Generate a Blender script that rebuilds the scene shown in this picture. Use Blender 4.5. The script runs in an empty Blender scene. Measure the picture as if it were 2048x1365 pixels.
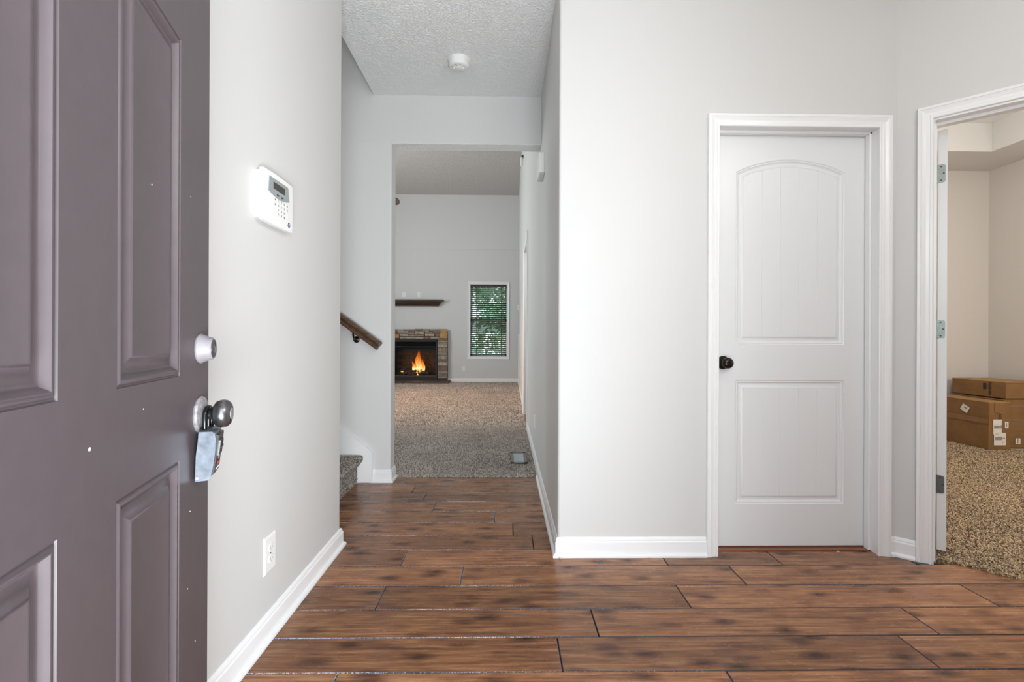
import bpy, bmesh, math, random
import numpy as np
from mathutils import Vector, Matrix
random.seed(7); rng = np.random.default_rng(7)
PI = math.pi
scn = bpy.context.scene
COL = scn.collection

# ------------------------------------------------------------------ camera, world, light, exposure
F0, H0, PSI, ROLL = 930.0, 1.05, math.atan(14/930), 0.0042
Fv = Vector((math.sin(PSI), math.cos(PSI), 0)); R0 = Vector((math.cos(PSI), -math.sin(PSI), 0)); U0 = Vector((0, 0, 1))
Rv = R0*math.cos(ROLL) + U0*math.sin(ROLL); Uv = -R0*math.sin(ROLL) + U0*math.cos(ROLL)
cam = bpy.data.cameras.new('camera'); camo = bpy.data.objects.new('camera', cam); COL.objects.link(camo)
M = Matrix((Rv, Uv, -Fv)).transposed().to_4x4(); M.translation = Vector((0, 0, H0)); camo.matrix_world = M
cam.sensor_width = 36; cam.lens = 36*F0/2048; cam.shift_y = -5.5/2048; cam.clip_start = 0.02; cam.clip_end = 200
scn.camera = camo
scn.view_settings.view_transform = 'Standard'; scn.view_settings.look = 'None'
scn.view_settings.gamma = 1; scn.view_settings.use_curve_mapping = False
scn.view_settings.exposure = 0.12
scn.cycles.use_denoising = True
scn.cycles.max_bounces = 12; scn.cycles.diffuse_bounces = 8; scn.cycles.sample_clamp_indirect = 6

w = bpy.data.worlds.new('sky'); scn.world = w; w.use_nodes = True
bg = w.node_tree.nodes['Background']; bg.inputs[0].default_value = (0.80, 0.90, 1.0, 1); bg.inputs[1].default_value = 2.2

def lamp(name, kind, loc, energy, color, size=None, size_y=None, target=None, radius=None, **kw):
    l = bpy.data.lights.new(name, kind); l.energy = energy; l.color = color
    if kind == 'AREA':
        l.shape = 'RECTANGLE'; l.size = size; l.size_y = size_y or size
    if radius is not None: l.shadow_soft_size = radius
    for k, v in kw.items(): setattr(l, k, v)
    o = bpy.data.objects.new(name, l); COL.objects.link(o); o.location = loc
    if target is not None:
        o.rotation_euler = (Vector(target) - Vector(loc)).to_track_quat('-Z', 'Y').to_euler()
    return o
DAY = (0.90, 0.95, 1.0); NEU = (1.0, 0.985, 0.96); WARM = (1.0, 0.45, 0.14)
lamp('daylight_front_door', 'AREA', (0.62, -1.5, 1.75), 40, DAY, 1.7, 2.4, (0.1, 2.2, 1.2))
lamp('added_ceiling_fill', 'AREA', (0.50, -0.75, 0.12), 185, (0.93, 0.97, 1.0), 1.2, 1.1, (-0.2, 2.2, 2.8))  # added fill lamp outside the doorway, brightens the hall ceiling
lamp('foyer_ceiling_lamp_light', 'POINT', (1.75, 0.80, 2.35), 13, (1.0, 0.95, 0.89), radius=0.14)
lamp('added_hall_fill', 'POINT', (0.80, 0.40, 1.80), 28, NEU, radius=0.32)  # added unseen fill for hall and foyer, no fixture belongs to it
lamp('stair_window_daylight', 'AREA', (-2.6, 2.85, 4.7), 8, NEU, 0.9, 0.9, (-0.9, 2.9, 0.3))
lamp('living_window_daylight', 'AREA', (-4.75, 6.6, 2.3), 170, (0.95, 1.0, 0.99), 3.2, 2.6, (0, 6.9, 4.6))
lamp('fan_lamp_light', 'SPOT', (-2.25, 7.0, 2.86), 225, WARM, target=(-1.2, 7.6, 0), radius=0.09, spot_size=math.radians(100), spot_blend=0.8)
lamp('bedroom_ceiling_lamp_light', 'POINT', (3.5, 3.0, 2.7), 52, (1.0, 0.93, 0.85), radius=0.12)
lamp('bedroom_window_daylight', 'AREA', (5.0, 1.75, 1.6), 30, (1.0, 0.93, 0.82), 1.0, 1.4, (3.4, 3.6, 0.6))
lamp('kitchen_lamp_light', 'POINT', (1.3, 5.75, 2.3), 38, (1.0, 0.93, 0.85), radius=0.15)

# ------------------------------------------------------------------ materials
def new_mat(name):
    m = bpy.data.materials.new(name); m.use_nodes = True
    nt = m.node_tree; b = nt.nodes['Principled BSDF']
    return m, nt, b
def nd(nt, t, **kw):
    n = nt.nodes.new(t)
    for k, v in kw.items(): setattr(n, k, v)
    return n
def bump(nt, b, height, strength=0.3, dist=0.002):
    n = nd(nt, 'ShaderNodeBump'); n.inputs['Strength'].default_value = strength; n.inputs['Distance'].default_value = dist
    nt.links.new(height, n.inputs['Height']); nt.links.new(n.outputs[0], b.inputs['Normal'])
def coords(nt, kind='Object', scale=(1, 1, 1), rot=(0, 0, 0)):
    t = nd(nt, 'ShaderNodeTexCoord'); mp = nd(nt, 'ShaderNodeMapping')
    mp.inputs['Scale'].default_value = scale; mp.inputs['Rotation'].default_value = rot
    nt.links.new(t.outputs[kind], mp.inputs[0]); return mp.outputs[0]
def noise(nt, vec, scale, detail=3, rough=0.5, dist=0.0):
    n = nd(nt, 'ShaderNodeTexNoise'); n.inputs['Scale'].default_value = scale; n.inputs['Detail'].default_value = detail
    n.inputs['Roughness'].default_value = rough; n.inputs['Distortion'].default_value = dist
    nt.links.new(vec, n.inputs['Vector']); return n
def ramp(nt, fac, stops):
    r = nd(nt, 'ShaderNodeValToRGB'); e = r.color_ramp.elements
    while len(e) < len(stops): e.new(0.5)
    for el, (p, c) in zip(e, stops):
        el.position = p; el.color = (*c, 1) if len(c) == 3 else c
    nt.links.new(fac, r.inputs[0]); return r
def mix(nt, a, b_, fac, mode='MIX'):
    n = nd(nt, 'ShaderNodeMix', data_type='RGBA', blend_type=mode)
    def put(s, v):
        if hasattr(v, 'is_linked') or hasattr(v, 'links'): nt.links.new(v, s)
        elif isinstance(v, (int, float)): s.default_value = v
        else: s.default_value = (*v, 1)
    put(n.inputs[0], fac); put(n.inputs[6], a); put(n.inputs[7], b_); return n.outputs[2]
def mapr(nt, v, a, b_, c, d):
    n = nd(nt, 'ShaderNodeMapRange'); nt.links.new(v, n.inputs[0])
    for i, x in enumerate((a, b_, c, d)): n.inputs[i+1].default_value = x
    return n.outputs[0]

def paint(name, col, rough=0.5, bs=0.08, bscale=180, coat=0.0, spec=0.5):
    m, nt, b = new_mat(name); b.inputs['Base Color'].default_value = (*col, 1); b.inputs['Roughness'].default_value = rough
    b.inputs['Coat Weight'].default_value = coat; b.inputs['Coat Roughness'].default_value = 0.25
    b.inputs['Specular IOR Level'].default_value = spec
    n = noise(nt, coords(nt), bscale, 3, 0.6); bump(nt, b, n.outputs[0], bs, 0.001); return m
MW = paint('wall_paint_light_grey', (0.61, 0.61, 0.605), 0.50, 0.10, 160, 0, 0.25)
MWH = paint('wall_paint_light_grey_hall', (0.61, 0.61, 0.605), 0.46, 0.10, 160, 0, 0.2)
MWB = paint('wall_paint_bedroom', (0.60, 0.575, 0.55), 0.55, 0.10, 160)
MT = paint('trim_paint_white', (0.80, 0.81, 0.82), 0.30, 0.04, 90)
MD = paint('door_paint_white', (0.74, 0.755, 0.77), 0.34, 0.06, 140)
MP = paint('white_plastic', (0.75, 0.75, 0.74), 0.45, 0.0)
MPI = paint('ivory_plastic', (0.80, 0.79, 0.75), 0.35, 0.0)
def ceiling_mat(name, col):
    m, nt, b = new_mat(name); b.inputs['Base Color'].default_value = (*col, 1); b.inputs['Roughness'].default_value = 0.62
    v = coords(nt, scale=(1, 1.0, 1)); n1 = noise(nt, v, 42, 4, 0.62, 1.6); n2 = noise(nt, v, 95, 3, 0.6, 0.8)
    r = ramp(nt, n1.outputs[0], [(0.42, (0, 0, 0)), (0.62, (1, 1, 1))])
    a = nd(nt, 'ShaderNodeMath', operation='ADD'); nt.links.new(r.outputs[0], a.inputs[0]); nt.links.new(n2.outputs[0], a.inputs[1])
    bump(nt, b, a.outputs[0], 0.7, 0.006); return m
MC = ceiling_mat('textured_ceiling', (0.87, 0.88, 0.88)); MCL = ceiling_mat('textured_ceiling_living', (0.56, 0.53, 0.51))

def wood_plank():
    m, nt, b = new_mat('hand_scraped_wood')
    oi = nd(nt, 'ShaderNodeObjectInfo')
    t = nd(nt, 'ShaderNodeTexCoord'); off = nd(nt, 'ShaderNodeVectorMath', operation='MULTIPLY_ADD')
    cmb = nd(nt, 'ShaderNodeCombineXYZ')
    for i in range(3): nt.links.new(oi.outputs['Random'], cmb.inputs[i])
    nt.links.new(cmb.outputs[0], off.inputs[0]); off.inputs[1].default_value = (17, 31, 7); nt.links.new(t.outputs['Object'], off.inputs[2])
    def mp(s):
        k = nd(nt, 'ShaderNodeMapping'); k.inputs['Scale'].default_value = s; nt.links.new(off.outputs[0], k.inputs[0]); return k.outputs[0]
    g = noise(nt, mp((1.2, 26, 1)), 3.0, 6, 0.66, 0.12)
    fine = noise(nt, mp((4, 130, 1)), 3.0, 3, 0.6)
    cloud = noise(nt, mp((3.0, 8, 1)), 1.9, 4, 0.6, 0.1)
    base = ramp(nt, g.outputs[0], [(0.30, (0.145, 0.044, 0.014)), (0.5, (0.30, 0.115, 0.034)), (0.68, (0.47, 0.215, 0.072))])
    c2 = mix(nt, base.outputs[0], mapr2(nt, cloud.outputs[0]), 0.55, 'MULTIPLY')
    vo = nd(nt, 'ShaderNodeTexVoronoi'); vo.inputs['Scale'].default_value = 1.0; vo.inputs['Randomness'].default_value = 1
    wv = noise(nt, mp((8, 20, 1)), 2.0, 2); vm = nd(nt, 'ShaderNodeVectorMath', operation='MULTIPLY_ADD')
    nt.links.new(wv.outputs['Color'], vm.inputs[0]); vm.inputs[1].default_value = (0.22, 0.22, 0); nt.links.new(mp((5.2, 13.0, 1)), vm.inputs[2])
    nt.links.new(vm.outputs[0], vo.inputs['Vector'])
    kn = ramp(nt, vo.outputs['Distance'], [(0.05, (0.16, 0.12, 0.10)), (0.15, (0.42, 0.34, 0.30)), (0.36, (1, 1, 1))])
    c3 = mix(nt, c2, kn.outputs[0], 0.95, 'MULTIPLY')
    fr = ramp(nt, fine.outputs[0], [(0.3, (0.66, 0.62, 0.58)), (0.6, (1, 1, 1))]); c4 = mix(nt, c3, fr.outputs[0], 0.75, 'MULTIPLY')
    hv = nd(nt, 'ShaderNodeHueSaturation'); hv.inputs['Saturation'].default_value = 0.90
    nt.links.new(mapr(nt, oi.outputs['Random'], 0, 1, 0.70, 1.20), hv.inputs['Value']); nt.links.new(c4, hv.inputs['Color'])
    nt.links.new(hv.outputs[0], b.inputs['Base Color'])
    rr = noise(nt, mp((5, 9, 1)), 3, 3); nt.links.new(mapr(nt, rr.outputs[0], 0.3, 0.7, 0.17, 0.32), b.inputs['Roughness'])
    b.inputs['Specular IOR Level'].default_value = 0.28; b.inputs['Coat Weight'].default_value = 0.12; b.inputs['Coat Roughness'].default_value = 0.16
    wavy = noise(nt, mp((2.5, 9, 1)), 2.2, 2, 0.5)
    a = nd(nt, 'ShaderNodeMath', operation='MULTIPLY_ADD'); nt.links.new(fine.outputs[0], a.inputs[0]); a.inputs[1].default_value = 0.05
    nt.links.new(wavy.outputs[0], a.inputs[2]); bump(nt, b, a.outputs[0], 0.5, 0.008)
    return m
def mapr2(nt, v): return ramp(nt, v, [(0.30, (0.46, 0.38, 0.34)), (0.56, (1.1, 1.08, 1.05))]).outputs[0]
MWOOD = wood_plank()

def carpet(name, dark, mid, light, sc=130):
    m, nt, b = new_mat(name)
    at = nd(nt, 'ShaderNodeAttribute'); at.attribute_name = 'tint'
    v = coords(nt); n = noise(nt, v, sc, 2, 0.7); big = noise(nt, v, 2.2, 3, 0.6)
    wn = nd(nt, 'ShaderNodeMath', operation='ADD'); nt.links.new(n.outputs[0], wn.inputs[0]); nt.links.new(at.outputs['Fac'], wn.inputs[1])
    r = ramp(nt, wn.outputs[0], [(0.36, dark), (0.50, mid), (0.64, light)])
    bg_ = ramp(nt, big.outputs[0], [(0.3, (0.84, 0.84, 0.84)), (0.7, (1.1, 1.1, 1.1))])
    nt.links.new(mix(nt, r.outputs[0], bg_.outputs[0], 1.0, 'MULTIPLY'), b.inputs['Base Color'])
    b.inputs['Roughness'].default_value = 0.95; b.inputs['Specular IOR Level'].default_value = 0.15
    b.inputs['Sheen Weight'].default_value = 0.5; b.inputs['Sheen Roughness'].default_value = 0.5
    bump(nt, b, n.outputs[0], 0.9, 0.012); return m
MCA = carpet('taupe_carpet', (0.23, 0.185, 0.155), (0.67, 0.565, 0.475), (0.97, 0.88, 0.78))
MCAF = carpet('taupe_carpet_pile_shade', (0.09, 0.072, 0.06), (0.30, 0.25, 0.21), (0.52, 0.46, 0.40))  # carpet base under the tufts, their self-shadow put into its darker colour
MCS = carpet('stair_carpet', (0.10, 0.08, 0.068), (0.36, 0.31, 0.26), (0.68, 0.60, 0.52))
MCB = carpet('tan_bedroom_carpet', (0.12, 0.06, 0.02), (0.50, 0.32, 0.145), (0.86, 0.62, 0.34), 110)

def simple(name, col, rough=0.5, metal=0.0, var=0.0, scale=40, bs=0.0, coat=0.0, emit=None, estr=0):
    m, nt, b = new_mat(name); b.inputs['Roughness'].default_value = rough; b.inputs['Metallic'].default_value = metal
    b.inputs['Coat Weight'].default_value = coat
    n = noise(nt, coords(nt), scale, 4, 0.6)
    lo = tuple(c*(1-var) for c in col); hi = tuple(min(1, c*(1+var)) for c in col)
    nt.links.new(ramp(nt, n.outputs[0], [(0.3, lo), (0.7, hi)]).outputs[0], b.inputs['Base Color'])
    if bs: bump(nt, b, n.outputs[0], bs, 0.002)
    if emit: b.inputs['Emission Color'].default_value = (*emit, 1); b.inputs['Emission Strength'].default_value = estr
    return m
MFD = simple('front_door_dark_taupe_paint', (0.085, 0.068, 0.075), 0.40, 0, 0.05, 30, 0.08)
MFD.node_tree.nodes['Principled BSDF'].inputs['Specular IOR Level'].default_value = 0.45
MSPK = simple('paint_chip_white', (0.7, 0.7, 0.7), 0.6)
MZN = simple('deadbolt_painted_metal', (0.25, 0.235, 0.255), 0.45, 0.05, 0.08, 60)
MBRZ = simple('dark_bronze', (0.035, 0.028, 0.022), 0.20, 0.8, 0.3, 60, 0.02)
MPEW = simple('worn_pewter', (0.16, 0.16, 0.165), 0.30, 0.9, 0.35, 50)
MROSE = simple('paint_worn_rose', (0.26, 0.245, 0.26), 0.4, 0.2, 0.5, 55, 0.1)
MSTEEL = simple('lockbox_cast_zinc', (0.13, 0.15, 0.18), 0.40, 0.5, 0.3, 45, 0.1)
MBLK = simple('black_plastic', (0.022, 0.022, 0.025), 0.42, 0, 0.2)
MRED = simple('red_print', (0.35, 0.04, 0.04), 0.5); MWPR = simple('white_print', (0.8, 0.8, 0.8), 0.5); MKPR = simple('black_print', (0.02, 0.018, 0.016), 0.6)
MSH = simple('shackle_black_steel', (0.03, 0.035, 0.035), 0.18, 0.9, 0.1)
MGREY = simple('keypad_grey_bezel', (0.27, 0.30, 0.31), 0.35); MLCD = simple('lcd_dark', (0.045, 0.035, 0.028), 0.2)
MBLUE = simple('blue_badge', (0.045, 0.06, 0.16), 0.35)
MHN = simple('hinge_worn_nickel', (0.25, 0.28, 0.26), 0.38, 0.85, 0.3, 300, 0.1)
MHD = simple('hinge_dark_nickel', (0.12, 0.13, 0.13), 0.40, 0.8, 0.15, 200)
MRAIL = simple('dark_stained_rail', (0.115, 0.058, 0.028), 0.38, 0, 0.0, 30)
def grain(m, cols, scale=(60, 60, 60), rough=0.4, coat=0.2):
    nt = m.node_tree; b = nt.nodes['Principled BSDF']
    n = noise(nt, coords(nt, scale=scale), 1.0, 4, 0.65, 0.5)
    nt.links.new(ramp(nt, n.outputs[0], cols).outputs[0], b.inputs['Base Color']); b.inputs['Roughness'].default_value = rough; b.inputs['Coat Weight'].default_value = coat
    bump(nt, b, n.outputs[0], 0.2, 0.001)
grain(MRAIL, [(0.3, (0.035, 0.017, 0.009)), (0.7, (0.135, 0.075, 0.038))], (7, 80, 80), 0.45, 0.1)
MENDG = simple('rail_end_grain', (0.14, 0.13, 0.12), 0.6, 0, 0.3, 300)
MMAN = simple('mantel_wood', (0.07, 0.035, 0.018), 0.4); grain(MMAN, [(0.3, (0.028, 0.013, 0.007)), (0.7, (0.075, 0.037, 0.019))], (3, 60, 60))
MTHR = simple('threshold_wood', (0.2, 0.07, 0.03), 0.3); grain(MTHR, [(0.3, (0.15, 0.046, 0.017)), (0.7, (0.27, 0.095, 0.036))], (5, 90, 90), 0.3)
MSUB = simple('dusty_dark_groove', (0.045, 0.045, 0.06), 0.7, 0, 0.6, 90)
def seam_mat():
    m, nt, b = new_mat('dusty_plank_edge'); v = coords(nt)
    n = noise(nt, v, 260, 3, 0.7); n2 = noise(nt, v, 2.3, 2)
    ad = nd(nt, 'ShaderNodeMath', operation='MULTIPLY_ADD'); nt.links.new(n2.outputs[0], ad.inputs[0]); ad.inputs[1].default_value = 0.7; nt.links.new(n.outputs[0], ad.inputs[2])
    xs_ = nd(nt, 'ShaderNodeSeparateXYZ'); nt.links.new(v, xs_.inputs[0]); sb = nd(nt, 'ShaderNodeMath', operation='SUBTRACT'); nt.links.new(ad.outputs[0], sb.inputs[0]); nt.links.new(mapr(nt, xs_.outputs[0], -0.1, 0.7, 0.0, 0.22), sb.inputs[1])
    nt.links.new(ramp(nt, sb.outputs[0], [(0.72, (0.035, 0.026, 0.032)), (0.84, (0.10, 0.09, 0.12)), (1.0, (0.62, 0.62, 0.72))]).outputs[0], b.inputs['Base Color']); b.inputs['Roughness'].default_value = 0.5; return m
MSEAM = seam_mat()
MFB = simple('firebox_black', (0.006, 0.006, 0.006), 0.5, 0, 0.2)
MFM = simple('fireplace_metal_black', (0.010, 0.010, 0.011), 0.45, 0.1, 0.1)
MBRK = simple('firebox_brick', (0.10, 0.045, 0.02), 0.9, 0, 0.4, 20)
MLOG = simple('charred_log', (0.05, 0.032, 0.022), 0.9, 0, 0.7, 25, 0.8)
MHEAR = simple('hearth_slate', (0.10, 0.068, 0.058), 0.7, 0, 0.25, 12, 0.3)
MGRT = simple('stone_joint', (0.05, 0.04, 0.035), 0.9)
def stone_mat(name, c):
    return simple(name, c, 0.85, 0, 0.38, 16, 0.8)
STN = [stone_mat('stone_taupe', (0.26, 0.20, 0.155)), stone_mat('stone_grey', (0.30, 0.26, 0.21)), stone_mat('stone_brown', (0.20, 0.125, 0.085)),
       stone_mat('stone_light', (0.38, 0.33, 0.26))]
STN_TAN = stone_mat('stone_tan', (0.36, 0.22, 0.09)); STN_OR = stone_mat('stone_orange', (0.40, 0.20, 0.09))
MBLD = simple('blind_slat_walnut', (0.035, 0.022, 0.016), 0.4, 0, 0.2)
def glass_mat():
    m, nt, b = new_mat('window_glass'); b.inputs['Base Color'].default_value = (0.9, 1, 0.97, 1); b.inputs['Roughness'].default_value = 0.02
    b.inputs['Transmission Weight'].default_value = 1.0; b.inputs['IOR'].default_value = 1.05; return m
MGL = glass_mat()
def card_mat(name, col):
    m, nt, b = new_mat(name); v = coords(nt)
    n = noise(nt, v, 5, 4, 0.6); fl_ = noise(nt, coords(nt, scale=(3, 3, 120)), 2, 2)
    c = ramp(nt, n.outputs[0], [(0.3, tuple(x*0.82 for x in col)), (0.7, tuple(x*1.12 for x in col))])
    c2 = ramp(nt, fl_.outputs[0], [(0.35, (0.88, 0.88, 0.88)), (0.6, (1, 1, 1))])
    nt.links.new(mix(nt, c.outputs[0], c2.outputs[0], 0.7, 'MULTIPLY'), b.inputs['Base Color']); b.inputs['Roughness'].default_value = 0.75
    bump(nt, b, fl_.outputs[0], 0.3, 0.002); return m
MCARD = card_mat('cardboard', (0.235, 0.122, 0.042)); MCARDT = card_mat('cardboard_top', (0.36, 0.21, 0.085))
MTAPE = simple('packing_tape', (0.24, 0.125, 0.045), 0.22, 0, 0.1, 8)
MLBL = simple('label_paper', (0.72, 0.70, 0.66), 0.5, 0, 0.04); MBAR = simple('label_grey_print', (0.26, 0.24, 0.22), 0.6)
MVB = simple('register_bronze_frame', (0.19, 0.19, 0.15), 0.4, 0.6, 0.3, 60); MVS = simple('register_steel_louvre', (0.52, 0.60, 0.70), 0.22, 0.8, 0.1)
MFAN = simple('fan_blade_brown', (0.115, 0.085, 0.062), 0.5, 0, 0.2, 10)
MLAMP = simple('lit_lamp_glass', (0.9, 0.8, 0.6), 0.3, emit=(1, 0.72, 0.42), estr=5)
MCON = simple('porch_concrete', (0.42, 0.41, 0.39), 0.9, 0, 0.2, 20)
def leaf_mat(name, a, b2):
    m, nt, b = new_mat(name); oi = noise(nt, coords(nt), 3.0, 4)
    nt.links.new(ramp(nt, oi.outputs[0], [(0.3, a), (0.7, b2)]).outputs[0], b.inputs['Base Color']); b.inputs['Roughness'].default_value = 0.6
    b.inputs['Transmission Weight'].default_value = 0.0; return m
MLF = leaf_mat('tree_leaf', (0.09, 0.16, 0.09), (0.46, 0.60, 0.44)); MGR = leaf_mat('lawn_grass', (0.10, 0.22, 0.05), (0.28, 0.45, 0.12))
MBARK = simple('bark', (0.10, 0.075, 0.055), 0.9, 0, 0.4, 12, 0.5)
MSID = simple('neighbour_siding', (0.72, 0.70, 0.66), 0.6)

# ------------------------------------------------------------------ mesh helpers
def BM(): return bmesh.new()
def obj(name, bm, mat, parent=None, smooth=False, kind=None, label=None):
    me = bpy.data.meshes.new(name); bm.normal_update(); bm.to_mesh(me); bm.free()
    mats = mat if isinstance(mat, (list, tuple)) else [mat]
    for m in mats: me.materials.append(m)
    if smooth:
        for p in me.polygons: p.use_smooth = True
        try: me.set_sharp_from_angle(angle=math.radians(35))
        except Exception: pass
    o = bpy.data.objects.new(name, me); COL.objects.link(o)
    if parent: o.parent = parent
    if kind: o['kind'] = kind
    if label: o['label'] = label
    return o
def thing(name, label, cat, loc=(0, 0, 0), rotz=0, group=None, kind=None, rot=None):
    o = bpy.data.objects.new(name, None); COL.objects.link(o); o.location = loc
    o.rotation_euler = rot if rot else (0, 0, rotz); o.empty_display_size = 0.1
    o['label'] = label
    if cat: o['category'] = cat
    if group: o['group'] = group
    if kind: o['kind'] = kind
    return o
def struct(name, bm, mat, label, parent=None, smooth=False):
    o = obj(name, bm, mat, parent, smooth); o['kind'] = 'structure'; o['label'] = label; return o
def tag(o, label, cat, group=None):
    o['label'] = label; o['category'] = cat
    if group: o['group'] = group
    return o
def hexa(bm, p, mi=0):
    v = [bm.verts.new(q) for q in p]
    for f in ((0, 3, 2, 1), (4, 5, 6, 7), (0, 1, 5, 4), (1, 2, 6, 5), (2, 3, 7, 6), (3, 0, 4, 7)):
        fc = bm.faces.new([v[i] for i in f]); fc.material_index = mi
    return v
def box(bm, x0, x1, y0, y1, z0, z1, bev=0, seg=2, mi=0):
    x0, x1 = sorted((x0, x1)); y0, y1 = sorted((y0, y1)); z0, z1 = sorted((z0, z1))
    v = hexa(bm, [(x0, y0, z0), (x1, y0, z0), (x1, y1, z0), (x0, y1, z0), (x0, y0, z1), (x1, y0, z1), (x1, y1, z1), (x0, y1, z1)], mi)
    if bev:
        es = list({e for q in v for e in q.link_edges})
        bmesh.ops.bevel(bm, geom=es, offset=bev, segments=seg, profile=0.5, affect='EDGES')
def prism(bm, pts, z0, z1, mi=0):
    a = [bm.verts.new((x, y, z0)) for x, y in pts]; b = [bm.verts.new((x, y, z1)) for x, y in pts]; n = len(pts)
    for i in range(n):
        j = (i+1) % n; f = bm.faces.new((a[i], a[j], b[j], b[i])); f.material_index = mi
    f = bm.faces.new(list(reversed(a))); f.material_index = mi; f = bm.faces.new(b); f.material_index = mi
def prism_y(bm, pts, y0, y1, mi=0):   # pts (x,z)
    a = [bm.verts.new((x, y0, z)) for x, z in pts]; b = [bm.verts.new((x, y1, z)) for x, z in pts]; n = len(pts)
    for i in range(n):
        j = (i+1) % n; f = bm.faces.new((a[i], a[j], b[j], b[i])); f.material_index = mi
    f = bm.faces.new(list(reversed(a))); f.material_index = mi; f = bm.faces.new(b); f.material_index = mi
    bmesh.ops.recalc_face_normals(bm, faces=bm.faces[:])
def lathe(bm, prof, origin=(0, 0, 0), axis=(0, 0, 1), n=28, mi=0, mat=None):   # prof (r, h)
    ax = Vector(axis).normalized(); q = ax.to_track_quat('Z', 'Y').to_matrix(); O = Vector(origin); rings = []
    for r, h in prof:
        if r < 1e-6: rings.append([bm.verts.new(O + q @ Vector((0, 0, h)))])
        else: rings.append([bm.verts.new(O + q @ Vector((r*math.cos(2*PI*i/n), r*math.sin(2*PI*i/n), h))) for i in range(n)])
    for A, B in zip(rings, rings[1:]):
        for i in range(n):
            j = (i+1) % n
            if len(A) == 1 and len(B) == 1: continue
            if len(A) == 1: f = bm.faces.new((A[0], B[i], B[j]))
            elif len(B) == 1: f = bm.faces.new((A[i], A[j], B[0]))
            else: f = bm.faces.new((A[i], A[j], B[j], B[i]))
            f.material_index = mi
    bmesh.ops.recalc_face_normals(bm, faces=bm.faces[:])
def sweep(bm, rings, closed_ring=False, caps=True, mi=0):
    vs = [[bm.verts.new(p) for p in r] for r in rings]; n = len(rings[0])
    for A, B in zip(vs, vs[1:]):
        for i in range(n if closed_ring else n-1):
            j = (i+1) % n; f = bm.faces.new((A[i], A[j], B[j], B[i])); f.material_index = mi
    if caps and n > 2:
        bm.faces.new(list(reversed(vs[0]))); bm.faces.new(vs[-1])
    bmesh.ops.recalc_face_normals(bm, faces=bm.faces[:])
def tube(bm, pts, r, n=10, mi=0):
    pts = [Vector(p) for p in pts]; rings = []; ref = None
    for i, p in enumerate(pts):
        d = (pts[min(i+1, len(pts)-1)] - pts[max(i-1, 0)]).normalized()
        if ref is None:
            ref = d.orthogonal().normalized()
        s = (ref - d*ref.dot(d)).normalized(); ref = s; t = d.cross(s)
        rr = r[i] if isinstance(r, (list, tuple)) else r
        rings.append([p + s*rr*math.cos(2*PI*k/n) + t*rr*math.sin(2*PI*k/n) for k in range(n)])
    sweep(bm, rings, True, True, mi)
def text_obj(name, s, size, mat, M4, parent, depth=0.0004, align='CENTER', bold=0.0):
    cu = bpy.data.curves.new('txt', 'FONT'); cu.body = s; cu.size = size; cu.extrude = depth; cu.align_x = align; cu.align_y = 'CENTER'; cu.offset = bold; cu.resolution_u = 2
    o = bpy.data.objects.new('txt', cu); COL.objects.link(o)
    dg = bpy.context.evaluated_depsgraph_get(); me = bpy.data.meshes.new_from_object(o.evaluated_get(dg))
    bpy.data.objects.remove(o); me.transform(M4); me.materials.clear(); me.materials.append(mat); me.name = name
    r = bpy.data.objects.new(name, me); COL.objects.link(r); r.parent = parent; return r
def frame(xa, ya, org):   # matrix from local x, y axes and origin
    X = Vector(xa).normalized(); Y = Vector(ya).normalized(); Z = X.cross(Y)
    m = Matrix((X, Y, Z)).transposed().to_4x4(); m.translation = Vector(org); return m

# mouldings -----------------------------------------------------------
CASP = [(0.0, 0.0), (0.0, 0.010), (0.003, 0.0125), (0.011, 0.0125), (0.0125, 0.010), (0.016, 0.0115), (0.026, 0.0125), (0.036, 0.0165), (0.041, 0.019), (0.044, 0.0165), (0.046, 0.020), (0.056, 0.020), (0.058, 0.017), (0.058, 0.0)]
def casing_bm(o, ua, na, x0, x1, zt, z0=0.0, bottom=False):
    """door casing round an opening u in x0..x1 up to zt; o origin, ua along wall, na outward"""
    bm = BM(); O = Vector(o); ua = Vector(ua); na = Vector(na); up = Vector((0, 0, 1)); rings = []
    if bottom:
        cor = [(x0, z0, -1, -1), (x0, zt, -1, 1), (x1, zt, 1, 1), (x1, z0, 1, -1), (x0, z0, -1, -1)]
    else: cor = [(x0, z0, -1, 0), (x0, zt, -1, 1), (x1, zt, 1, 1), (x1, z0, 1, 0)]
    for (u, z, su, sz) in cor:
        rings.append([O + ua*(u + su*w_) + up*(z + sz*w_) + na*t for w_, t in CASP])
    sweep(bm, rings, False, not bottom); return bm
BASP = [(0.0, 0.0), (0.024, 0.0), (0.024, 0.008), (0.021, 0.014), (0.015, 0.018), (0.012, 0.019), (0.012, 0.068), (0.0105, 0.072), (0.0085, 0.074), (0.0085, 0.080), (0.006, 0.087), (0.003, 0.091), (0.0, 0.092)]
BASP2 = [(0.0, 0.0), (0.012, 0.0), (0.012, 0.068), (0.0105, 0.072), (0.0085, 0.074), (0.0085, 0.080), (0.006, 0.087), (0.003, 0.091), (0.0, 0.092)]
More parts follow.
